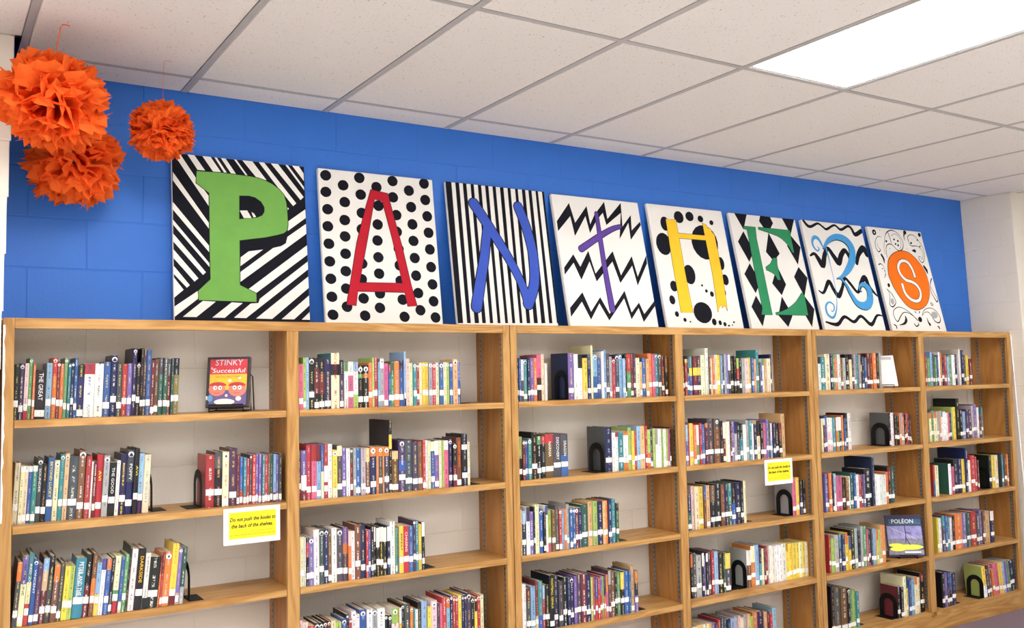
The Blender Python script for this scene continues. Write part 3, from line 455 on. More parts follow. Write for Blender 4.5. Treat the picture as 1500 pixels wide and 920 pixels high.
["s","letter","l",[[180,541],[186,429],[183,293],[165,182],[127,106],[88,79],[49,105],[54,155],[92,180],[128,163],[120,131],[95,118],[95,135]],[15.2,5.4,4.4,5.4,13.1,17.4,17.4,15.2,10.9,10.9,8.7,5.4,3.3]],
["s","letter","l",[[256,346],[297,301],[325,238],[367,179],[438,165],[495,200],[514,270],[477,309],[431,300],[416,275],[435,263]],[6.5,21.8,30.5,43.5,54.4,59.8,52.2,34.8,17.4,10.9,6.5]]],"S":[["s","paisley_pattern","k",[[132,516],[141,564],[156,596],[188,613],[223,609],[258,580],[287,571],[328,588],[349,630],[337,674],[300,707],[251,717],[206,703],[173,676],[151,635],[126,585],[121,537]],[4.5,4.5,5.7,6.8,5.7,5.1,6.8,6.8,5.1,4.5,4.5,6.8,7.9,4,3.4,2.8,2.8]],
["s","paisley_pattern","k",[[210,696],[216,661],[218,622]],[5.7,5.7,5.7]],
["s","paisley_pattern","k",[[234,673],[274,692],[310,681],[327,646],[317,606],[293,584]],[2.8,2.8,2.8,2.8,2.8,2.8]],
["p","paisley_pattern","k",[[268,651],[265,647],[260,644],[254,643],[250,646],[249,650],[252,655],[257,658],[263,658],[267,656]]],
["p","paisley_pattern","k",[[272,618],[269,614],[264,611],[258,610],[254,613],[253,617],[256,622],[261,625],[267,625],[271,623]]],
["p","paisley_pattern","k",[[307,643],[303,638],[298,634],[291,634],[287,637],[286,641],[289,646],[295,650],[301,650],[306,647]]],
["p","paisley_pattern","k",[[297,610],[294,605],[288,602],[282,602],[278,604],[277,609],[280,614],[286,617],[292,617],[296,615]]],
["p","paisley_pattern","k",[[178,632],[175,627],[169,624],[162,623],[157,626],[157,631],[160,636],[166,640],[172,640],[177,637]]],
["p","paisley_pattern","k",[[452,636],[448,631],[442,627],[435,627],[430,630],[429,635],[433,640],[439,644],[446,644],[451,641]]],
["p","paisley_pattern","k",[[532,664],[530,660],[525,657],[519,657],[516,659],[515,663],[518,667],[523,669],[528,670],[531,668]]],
["p","paisley_pattern","k",[[541,617],[538,613],[533,610],[528,610],[525,612],[524,616],[526,620],[531,622],[537,623],[540,621]]],
["p","paisley_pattern","k",[[81,691],[79,683],[74,677],[68,672],[61,669],[54,668],[47,670],[42,675],[39,681],[39,688],[41,695],[45,702],[51,707],[58,710],[66,710],[72,708],[77,704],[80,698]]],
["p","paisley_gaps","w",[[68,689],[66,685],[62,682],[58,682],[55,684],[55,688],[57,692],[61,694],[65,695],[67,692]]],
["p","paisley_pattern","k",[[577,705],[575,700],[572,695],[567,691],[562,689],[556,689],[551,690],[548,694],[545,698],[545,703],[547,709],[550,714],[555,717],[560,720],[566,720],[571,718],[574,715],[576,711]]],
["p","paisley_pattern","k",[[417,713],[415,707],[412,702],[406,699],[400,696],[394,696],[388,697],[384,701],[381,705],[381,710],[383,716],[386,720],[392,724],[398,726],[404,727],[410,725],[414,722],[417,718]]],
["s","paisley_pattern","k",[[398,714],[379,685],[374,649]],[19.3,10.2,2.3]],
["s","paisley_pattern","k",[[124,657],[93,662],[59,638],[39,602],[42,567],[58,549],[80,565],[65,586],[60,616]],[2.8,4,4,4.5,5.7,7.9,5.7,2.8,2.3]],
["s","paisley_pattern","k",[[79,528],[91,501],[86,470]],[19.3,19.3,4.5]],
["s","paisley_pattern","k",[[23,457],[45,464],[66,452],[74,423],[66,384],[47,366]],[7.9,6.8,3.4,2.8,4,3.4]],
["p","paisley_pattern","k",[[58,430],[56,427],[51,426],[46,427],[45,430],[48,433],[53,434],[57,433]]],
["p","paisley_pattern","k",[[76,416],[74,413],[69,412],[65,413],[64,416],[67,419],[71,420],[75,419]]],
["p","paisley_pattern","k",[[74,388],[72,385],[67,384],[63,385],[61,388],[64,391],[69,392],[73,391]]],
["p","paisley_pattern","k",[[190,580],[188,578],[185,577],[182,578],[181,580],[183,582],[186,583],[189,582]]],
["p","paisley_pattern","k",[[131,711],[130,709],[127,708],[124,708],[123,710],[125,712],[128,713],[131,712]]],
["p","paisley_pattern","k",[[383,592],[382,590],[378,589],[376,589],[375,591],[377,593],[380,594],[382,594]]],
["s","paisley_pattern","k",[[418,648],[416,677],[452,698],[498,693],[532,659],[562,611],[559,557],[535,511],[508,496],[485,517],[491,540],[510,536],[517,519],[543,556],[540,592],[501,616],[439,615],[418,630],[420,661]],[5.1,5.1,4.5,4,4,4,4.5,5.1,5.7,5.7,4.5,3.4,2.8,2.8,3.4,4.5,6.8,4.5,2.8]],
["s","paisley_pattern","k",[[425,579],[459,579]],[3.4,26.1]],
["s","paisley_pattern","k",[[519,467],[536,441],[539,415]],[20.3,24.9,4.5]],
["p","paisley_pattern","k",[[88,315],[86,310],[83,306],[80,303],[75,301],[70,301],[66,302],[63,305],[61,310],[61,314],[62,319],[65,324],[69,327],[73,329],[78,329],[82,327],[85,324],[87,320]]],
["s","paisley_pattern","k",[[43,288],[81,257],[104,213],[97,187],[59,164],[35,181],[54,229],[57,265],[43,288]],[2.9,6.9,5.8,5.8,9.2,5.8,4,3.5,2.9]],
["p","paisley_shading","s",[[88,202],[86,195],[82,188],[77,183],[70,180],[64,180],[58,182],[54,187],[51,194],[51,201],[53,209],[57,215],[62,220],[69,223],[75,223],[81,221],[85,216],[88,210]]],
["s","paisley_pattern","k",[[292,73],[249,111],[195,145],[128,164],[69,147],[47,116],[55,78],[77,65],[117,100],[161,127],[214,124],[265,98],[290,77]],[5.8,5.8,4.6,4.6,5.2,5.8,6.4,8.1,6.9,5.8,4.6,4.6,4.6]],
["s","paisley_pattern","k",[[168,103],[167,75],[138,51],[80,39]],[6.9,25.4,16.2,1.7]],
["s","paisley_pattern","k",[[245,50],[262,33],[292,46],[287,59]],[8.1,9.2,8.1,4.6]],
["p","paisley_pattern","k",[[341,82],[339,75],[334,69],[328,65],[321,63],[314,63],[307,65],[302,69],[299,75],[299,81],[301,88],[305,94],[311,98],[319,101],[326,101],[332,99],[337,95],[340,89]]],
["s","paisley_pattern","k",[[355,109],[378,140],[429,162],[486,163],[531,135],[550,94],[526,63],[483,71],[457,111],[432,135],[389,132],[355,109]],[3.5,4.6,4.6,4.6,5.2,5.8,8.1,6.9,5.8,5.2,3.5,2.9]],
["p","paisley_shading","s",[[527,116],[524,108],[517,100],[506,95],[494,92],[482,91],[471,94],[462,99],[457,107],[456,115],[459,124],[466,131],[476,137],[488,140],[501,140],[512,138],[521,132],[526,125]]],
["s","paisley_pattern","k",[[399,96],[403,65],[414,48]],[2.3,12.7,21.9]],
["s","paisley_pattern","k",[[568,380],[535,335],[522,284],[541,244],[560,212],[576,231],[554,276],[537,321]],[11.6,4.6,4.6,6.9,10.4,5.2,3.5,2.9]],
["s","paisley_pattern","k",[[489,204],[504,197],[503,186],[486,188],[486,201]],[5.8,5.8,5.8,5.8,5.8]],
["s","paisley_pattern","k",[[25,43],[45,34],[45,17]],[6.9,10.4,8.1]],
["s","paisley_pattern","k",[[497,35],[506,31],[512,21]],[8.1,12.7,10.4]],
["s","paisley_pattern","k",[[286,135],[299,123]],[9.2,2.3]],
["s","paisley_pattern","k",[[335,136],[323,122]],[10.4,2.3]],
["s","disc_outline","k",[[136,491],[167,520],[207,544],[250,560],[292,569],[338,569],[382,561],[420,541],[451,516],[482,482],[505,448],[517,409],[520,370],[518,331],[506,291],[491,256],[466,221],[434,192],[399,172],[360,157],[310,149],[273,154],[238,164],[207,184],[180,213],[154,246],[135,279],[118,310],[110,345],[101,379],[106,413],[116,452],[136,491]],[6.8,6.8,6.8,6.8,6.8,6.8,6.8,6.8,6.8,6.8,6.8,6.8,6.8,6.8,6.8,6.8,6.8,6.8,6.8,6.8,6.8,6.8,6.8,6.8,6.8,6.8,6.8,6.8,6.8,6.8,6.8,6.8,6.8]],
["p","orange_disc","o",[[136,491],[167,520],[207,544],[250,560],[292,569],[338,569],[382,561],[420,541],[451,516],[482,482],[505,448],[517,409],[520,370],[518,331],[506,291],[491,256],[466,221],[434,192],[399,172],[360,157],[310,149],[273,154],[238,164],[207,184],[180,213],[154,246],[135,279],[118,310],[110,345],[101,379],[106,413],[116,452]]],
["s","letter_outline","k",[[380,389],[377,421],[366,455],[340,488],[297,498],[253,484],[223,448],[227,401],[270,360],[325,349],[370,331],[396,296],[394,257],[366,222],[322,210],[268,224],[226,265],[219,324]],[29.4,29.4,29.4,29.4,29.4,29.4,29.4,29.4,29.4,29.4,29.4,29.4,29.4,29.4,29.4,29.4,29.4,29.4]],
["s","letter","w",[[380,389],[377,421],[366,455],[340,488],[297,498],[253,484],[223,448],[227,401],[270,360],[325,349],[370,331],[396,296],[394,257],[366,222],[322,210],[268,224],[226,265],[219,324]],[21.5,21.5,21.5,21.5,21.5,21.5,21.5,21.5,21.5,21.5,21.5,21.5,21.5,21.5,21.5,21.5,21.5,21.5]]]}
# ---------------------------------------------------------------- bookcases
BAYW=[(.0384,1.0217),(1.0731,2.0612),(2.1389,3.1269),(3.1805,4.1643),(4.2410,5.2206),(5.2763,6.2406)]
def bookcase(k,label):
    x0=k*2.1+.001; x1=x0+2.096
    if k==2: x1=6.2770
    t=empty('bookcase',(x0,0,0)); tag(t,label,'bookcase')
    W=x1-x0; es=.0365; ft=.02
    a,b=BAYW[2*k],BAYW[2*k+1]
    div=((a[1]-x0),(b[0]-x0))
    P=lambda n,m,*bx,bev=.0015: MB().box(*bx,b=bev).build(n,m,t)
    P('stile',oak_v,0,0,0,es,ft,ZT); P('stile',oak_v,W-es,0,0,W,ft,ZT)
    zb=SH[5]
    P('divider_stile',oak_v,div[0]+.0005,0,zb,div[1]-.0005,ft,ZT-.038)
    P('top_rail',oak_h,es,0.0005,ZT-.038,W-es,ft,ZT)
    P('top_board',oak_h,.002,ft,ZT-.022,W-.002,D-.004,ZT-.001)
    P('base_board',oak_h,es,.001,0,W-es,ft,zb-.0265)
    pn=.02
    sides=[(.0,pn),((div[0]+div[1])/2-pn/2,(div[0]+div[1])/2+pn/2),(W-pn,W)]
    for i,(s0,s1) in enumerate(sides): P('divider_panel' if i==1 else 'side_panel',oak_p,s0,ft,0.0,s1,D-.004,ZT-.022)
    for bi,(bx0,bx1) in enumerate((a,b)):
        pl=sides[bi][1]; pr=sides[bi+1][0]
        for i in range(1,6):
            m=MB(); z=SH[i]
            m.box(pl+.001,.001,z-.0262,pr-.001,D-.006,z,b=.0015)
            if i<5:
                m=MB(); fx0,fx1=bx0-x0+.002,bx1-x0-.002
                m.box(pl+.001,ft+.001,z-.0262,pr-.001,D-.006,z).box(fx0,.0015,z-.0262,fx1,ft+.001,z)
            else:
                m=MB(); m.box(pl+.001,ft+.001,z-.0262,pr-.001,D-.006,z).box(bx0-x0,.0005,z-.0262,bx1-x0,ft+.001,z)
            m.build('shelf_board',oak_h,t)
        for xs,sg in ((pl,1),(pr,-1)):
            for yy in (.045,D-.05):
                s=MB(); s.box(min(xs,xs+sg*.003),yy-.008,zb+.02,max(xs,xs+sg*.003),yy+.008,ZT-.025)
                st=s.build('shelf_standard',steel,t)
                s=MB(); z=zb+.05
                while z<ZT-.05:
                    if min(abs(z-q+.013) for q in SH.values())>.03: s.box(min(xs+sg*.003,xs+sg*.0036),yy-.0022,z,max(xs+sg*.003,xs+sg*.0036),yy+.0022,z+.008)
                    z+=.0254
                o=s.build('standard_slots',slot_m,st); o['kind']='stuff'
    return t
bc1=bookcase(0,'leftmost oak bookcase unit with the face-out red and yellow book')
bookcase(1,'middle oak bookcase unit with the small yellow sign at its right end')
bookcase(2,'rightmost oak bookcase unit against the pale block wall')
# worn white paint along the left edge of the first bookcase
pe=MB(); rr=random.Random(3)
zz=[1.2+i*.03 for i in range(24)]; ww=[.004+.006*rr.random() for _ in zz]
for i in range(23):
    pe.add([(0.0005,-.0006,zz[i]),(ww[i],-.0006,zz[i]),(ww[i+1],-.0006,zz[i+1]),(.0005,-.0006,zz[i+1])],[(0,1,2,3)])
pe.build('paint_smear',card_m,bc1)
# caulk line at the right end
ck=MB()
for i in range(12):
    z0,z1=.1+i*.15,.1+(i+1)*.15; ck.add([(XR(z0)-.006,-.004,z0),(XR(z0)+.001,-.006,z0),(XR(z1)+.001,-.006,z1),(XR(z1)-.006,-.004,z1)],[(0,1,2,3)])
tag(ck.build('trim_1',card_m),kind='structure')

# ---------------------------------------------------------------- canvases
def smooth(P,W,n=5):
    if len(P)<3: n=1
    out=[];ow=[]
    for i in range(len(P)-1):
        p0=P[max(i-1,0)];p1=P[i];p2=P[i+1];p3=P[min(i+2,len(P)-1)]
        if P[0]==P[-1] and i==0: p0=P[-2]
        if P[0]==P[-1] and i==len(P)-2: p3=P[1]
        for j in range(n):
            t=j/n
            q=[.5*((2*b)+(-a+c)*t+(2*a-5*b+4*c-d)*t*t+(-a+3*b-3*c+d)*t**3) for a,b,c,d in zip(p0,p1,p2,p3)]
            out.append(q); ow.append(W[i]*(1-t)+W[i+1]*t)
    out.append(list(P[-1])); ow.append(W[-1]); return out,ow
CLAB={'P':'canvas with a green serif P over black and white diagonal stripes','A':'canvas with a red letter A over rows of black dots',
 'N':'canvas with a blue rounded N over vertical black and white stripes','T':'canvas with a purple slanted letter t over black zigzags',
 'H':'canvas with a yellow plank-like H over black spots of many sizes','E':'canvas with a green letter E over black diamonds',
 'R':'canvas with a light blue curly R over black wavy lines','S':'canvas with a white S in an orange disc amid black paisley'}
def clip(P,w,h):
    return [(min(max(x,-.0),w),min(max(y,0.0),h)) for x,y in P]
for n in 'PANTHERS':
    x0,w,zt,vb=CVS[n]; M=2.1
    vt=.13595-.011; up=Vector((0,(vt-vb)*M,(zt-.90003)*M)); h=up.length; up.normalize()
    w*=M; nn=Vector((1,0,0)).cross(up)                       # front normal
    c=empty('canvas_painting'); tag(c,CLAB[n],'painting','letter canvases on the bookcases')
    m=Matrix((Vector((1,0,0)),up,nn)).transposed().to_4x4(); m.translation=Vector((x0*M,vb*M,ZT+.0058)); c.matrix_world=m
    th=.022
    b=MB(); b.box(0,0,-th,w,h,0,b=.003); body=b.build('canvas',canvas_m,c)
    layer=[0]; groups={}
    if n=='P': ART[n].insert(0,['p','black_ground','k',[[1,1],[w*1000-1,1],[w*1000-1,h*1000-1],[1,h*1000-1]]])
    order=[]
    ONE={'black_dots':'black_dot','black_spots':'black_spot','black_stripes':'black_stripe','white_stripes':'white_stripe','hole_stripes':'white_stripe','black_diamonds':'black_diamond','black_zigzags':'black_zigzag','black_waves':'black_wave'}
    for it in ART[n]:
        kk=it[1]
        if kk in ONE: kk=(ONE[kk],len(order))
        if kk not in groups: groups[kk]=[]; order.append(kk)
        groups[kk].append(it)
    lay=0; lastname=None
    for li,pn in enumerate(order):
        nm=pn[0] if isinstance(pn,tuple) else pn
        if nm!=lastname: lay+=1; lastname=nm
        bm=bmesh.new(); z=.0003+.0004*lay+.000015*(li%12); mats=[]; pn=nm; kk=order[li]
        def face(P):
            vs=[bm.verts.new((q[0],q[1],z)) for q in P]
            try: return bm.faces.new(vs)
            except ValueError: return None
        for si,it in enumerate(groups[kk]):
            col=it[2]
            if col not in mats: mats.append(col)
            mi=mats.index(col); zs=z; z=zs+.00002*(si%15)
            P=[(q[0]/1000,q[1]/1000) for q in it[3]]
            if it[0]=='p':
                f=face(clip(P,w-.0005,h-.0005))
                if f: f.material_index=mi
            elif it[0]=='h':
                ed=[]
                for L in (P,[(q[0]/1000,q[1]/1000) for q in it[4]]):
                    vs=[bm.verts.new((q[0],q[1],z)) for q in L]
                    ed+=[bm.edges.new((vs[i],vs[(i+1)%len(vs)])) for i in range(len(vs))]
                r=bmesh.ops.triangle_fill(bm,use_beauty=True,use_dissolve=False,edges=ed)
                for g in r['geom']:
                    if isinstance(g,bmesh.types.BMFace): g.material_index=mi
            else:
                sharp=pn in('letter_outline',) and n in 'PAHE'
                Wd=[q/1000 for q in it[4]]
                S,Ws=(P,Wd) if sharp else smooth(P,Wd)
                Lh=[];Rh=[]
                for i,q in enumerate(S):
                    a=S[i-1] if i else S[0]; d=S[i+1] if i<len(S)-1 else S[-1]
                    if i==0 and S[0]==S[-1]: a=S[-2]
                    if i==len(S)-1 and S[0]==S[-1]: d=S[1]
                    t=Vector((d[0]-a[0],d[1]-a[1])); 
                    if t.length<1e-9: t=Vector((1,0))
                    t.normalize(); e=Vector((-t.y,t.x))*Ws[i]/2
                    Lh.append((q[0]+e.x,q[1]+e.y)); Rh.append((q[0]-e.x,q[1]-e.y))
                # one ribbon with rounded ends; overlaps of a ribbon with itself lie in one plane and one colour
                for i in range(len(S)-1):
                    f=face(clip([Lh[i],Rh[i],Rh[i+1],Lh[i+1]],w-.0005,h-.0005))
                    if f: f.material_index=mi
                if P[0]!=P[-1]:
                    for i,sg in ((0,-1),(len(S)-1,1)):
                        q=S[i]; o=S[1] if i==0 else S[-2]; t=Vector((q[0]-o[0],q[1]-o[1])); 
                        if t.length<1e-9 or Ws[i]<.004: continue
                        a0=math.atan2(t.y,t.x); r=Ws[i]/2
                        f=face(clip([(q[0]+r*math.cos(a0+s*math.pi/8),q[1]+r*math.sin(a0+s*math.pi/8)) for s in range(-4,5)],w-.0005,h-.0005))
                        if f: f.material_index=mi
            z=zs
        for f in bm.faces:
            if f.normal.z<0: f.normal_flip()
        bmesh.ops.recalc_face_normals(bm,faces=[])
        bm.normal_update()
        for f in bm.faces:
            if f.normal.z<0: f.normal_flip()
        me=bpy.data.meshes.new(pn); bm.to_mesh(me); bm.free()
        for q in mats: me.materials.append(PAINT[q])
        po=obj(pn,me,c)
        if 'paisley' in pn: po['kind']='stuff'

# ---------------------------------------------------------------- tissue paper pompoms
def petal_mesh(seed):
    r=random.Random(seed); nr,nc=5,11; v=[]; f=[]
    ph=r.random()*6; fold=r.uniform(.05,.12); spread=r.uniform(.75,1.05); curl=r.uniform(-.3,.3); cu2=r.uniform(-.15,.15)
    tips=[r.uniform(-.035,.035) for _ in range(nc)]
    for i in range(nr):
        s=.18+.82*i/(nr-1)
        for j in range(nc):
            t=j/(nc-1)*2-1
            rad=s
            if i==nr-1: rad=.90+(.12 if j%2==0 else -.02)+tips[j]-.16*t*t
            x=spread*t*s*.62
            z=fold*s*math.sin(ph+t*4+s*2)+curl*s*s*s+.05*math.sin(9*t+ph*2+5*s)*s*s+r.uniform(-.03,.03)*s
            v.append((x,z+cu2*s*s*t,math.sqrt(max(.02,rad*rad-.75*x*x))))
    for i in range(nr-1):
        for j in range(nc-1): f.append((i*nc+j,i*nc+j+1,(i+1)*nc+j+1,(i+1)*nc+j))
    return mesh('petal',v,f,tissue_m)
PET=[petal_mesh(s) for s in range(14)]
def pompom(loc,R,sq,N,seed,label,sx,hook=True):
    r=random.Random(seed); t=empty('tissue_pompom',loc); tag(t,label,'pompom','orange pompoms hung from the ceiling')
    for i in range(N):
        zz=1-2*(i+.5)/N; th=i*2.399963+r.uniform(-.2,.2); rr=math.sqrt(1-zz*zz)
        d=Vector((rr*math.cos(th),rr*math.sin(th),zz)); k=R*r.uniform(.84,1.06)
        ax=d.to_track_quat('Z','Y').to_matrix().to_4x4()@Matrix.Rotation(r.uniform(-.9,.9),4,'Z')@Matrix.Rotation(r.uniform(-.25,.25),4,'X')
        o=bpy.data.objects.new('petal',PET[r.randrange(14)]); C.objects.link(o); o.parent=t
        o.matrix_local=Matrix.Diagonal((k,k,k*sq,1))@ax
    h=ZC-loc[2]
    pts=[(0,0,R*.55*sq),(sx*.4,0,h*.6),(sx,0,h-.014),(sx+.006,0,h-.004),(sx+.02,0,h-.002),(sx+.028,0,h-.006)]
    MB().tube(pts,.0022 if hook else .0007,6).build('hanging_string',string_m,t)
    return t
pompom((.1180,-.2913,2.6230),.190,.86,95,1,'largest bright orange tissue pompom in the top left corner',.022)
pompom((.2320,.072,2.5050),.190,.74,95,2,'deep orange tissue pompom hanging lowest, behind the largest one',.0,False)
pompom((.5146,-.0876,2.6239),.126,.86,130,3,'smallest orange tissue pompom above the P canvas',.004,False)

# ---------------------------------------------------------------- text
def text_mesh(name,body,size,m,parent,mw,shear=0,align='CENTER',ext=.0002,width=None,bold=0):
    cu=bpy.data.curves.new(name,'FONT'); cu.body=body; cu.size=size; cu.shear=shear; cu.align_x=align; cu.align_y='CENTER'; cu.extrude=ext; cu.resolution_u=2; cu.offset=bold
    o=bpy.data.objects.new(name,cu); C.objects.link(o)
    me=bpy.data.meshes.new_from_object(o.evaluated_get(bpy.context.evaluated_depsgraph_get()))
    bpy.data.objects.remove(o); me.materials.clear(); me.materials.append(m); me.name=name
    if width and len(me.vertices):
        xs=[v.co.x for v in me.vertices]; k=width/(max(xs)-min(xs))
        for v in me.vertices: v.co.x*=k
    ob=obj(name,me,parent); ob.matrix_local=mw; return ob
FACE=Matrix.Rotation(math.pi/2,4,'X')      # text in the XZ plane looking towards -Y
def front(x,y,z): return Matrix.Translation((x,y,z))@FACE
# ---------------------------------------------------------------- shelf signs
def sign(x,z,label,w=.2245,h=.141):
    t=empty('shelf_sign',(x,-.0045,z)); tag(t,label,'sign','yellow signs clipped to shelf edges')
    MB().box(0,0,-h,w,.0012,0).build('card',card_m,t)
    MB().box(.021,-.0005,-h+.0215,w-.0165,.0002,-.0165).build('yellow_panel',yellow_m,t)
    y=-.0008
    text_mesh('sign_text','Please,',.010,amber_m,t,front(.047,y,-.0235),.2)
    text_mesh('sign_text','Do not push the books to',.021,ink_m,t,front(.1145,y,-.045),.25,width=.182,bold=.0006)
    text_mesh('sign_text','the back of the shelves.',.021,ink_m,t,front(.112,y,-.0705),.25,width=.164,bold=.0006)
    text_mesh('sign_text','Love, your friendly Librarian',.010,amber_m,t,front(.148,y,-.092),.2,width=.092)
    d=MB(); rr=random.Random(4); q=.028
    while q<w-.03:
        L=rr.uniform(.004,.012); d.box(q,y,-.1065,q+L,y+.0003,-.1035); q+=L+.003
    d.build('small_print',amber_m,t)
sign(.7655,1.1800,'yellow sign hanging from the second shelf of the leftmost bookcase')
sign(3.7590,1.1775,'yellow sign hanging from the second shelf of the middle bookcase')
# ---------------------------------------------------------------- bookends
def bookend(x,y0,y1,z,side,label,h=.146):
    t=empty('bookend',(x,y0,z+.0006)); tag(t,label,'bookend','black metal bookends')
    w=y1-y0; th=.0022; r=w/2; lw=w*.24
    N=12; out=[(0,0)]+[(r-r*math.cos(math.pi*i/N),h-r+r*math.sin(math.pi*i/N)) for i in range(N+1)]+[(w,0)]
    ri=r-lw; inn=[(lw,.006)]+[(r-ri*math.cos(math.pi*i/N),h-r+ri*math.sin(math.pi*i/N)) for i in range(N+1)]+[(w-lw,.006)]
    v=[];f=[];n=len(out)
    for X in (0,th):
        v+=[(X,a,b) for a,b in out]+[(X,a,b) for a,b in inn]
    for i in range(n-1):
        f.append((i,i+1,n+i+1,n+i)); f.append((2*n+i+1,2*n+i,3*n+i,3*n+i+1))
        f.append((i+1,i,2*n+i,2*n+i+1)); f.append((n+i,n+i+1,3*n+i+1,3*n+i))
    f+= [(0,n,2*n-1,n-1),(3*n,2*n,3*n-1,4*n-1),(n,3*n,4*n-1,2*n-1)]
    MB().add(v,f).build('arch_plate',black_metal,t)
    L=.055
    MB().box(-L if side<0 else 0,.004,0,th if side<0 else L,w-.004,.0016,b=.0007).build('base_plate',black_metal,t)
    return t
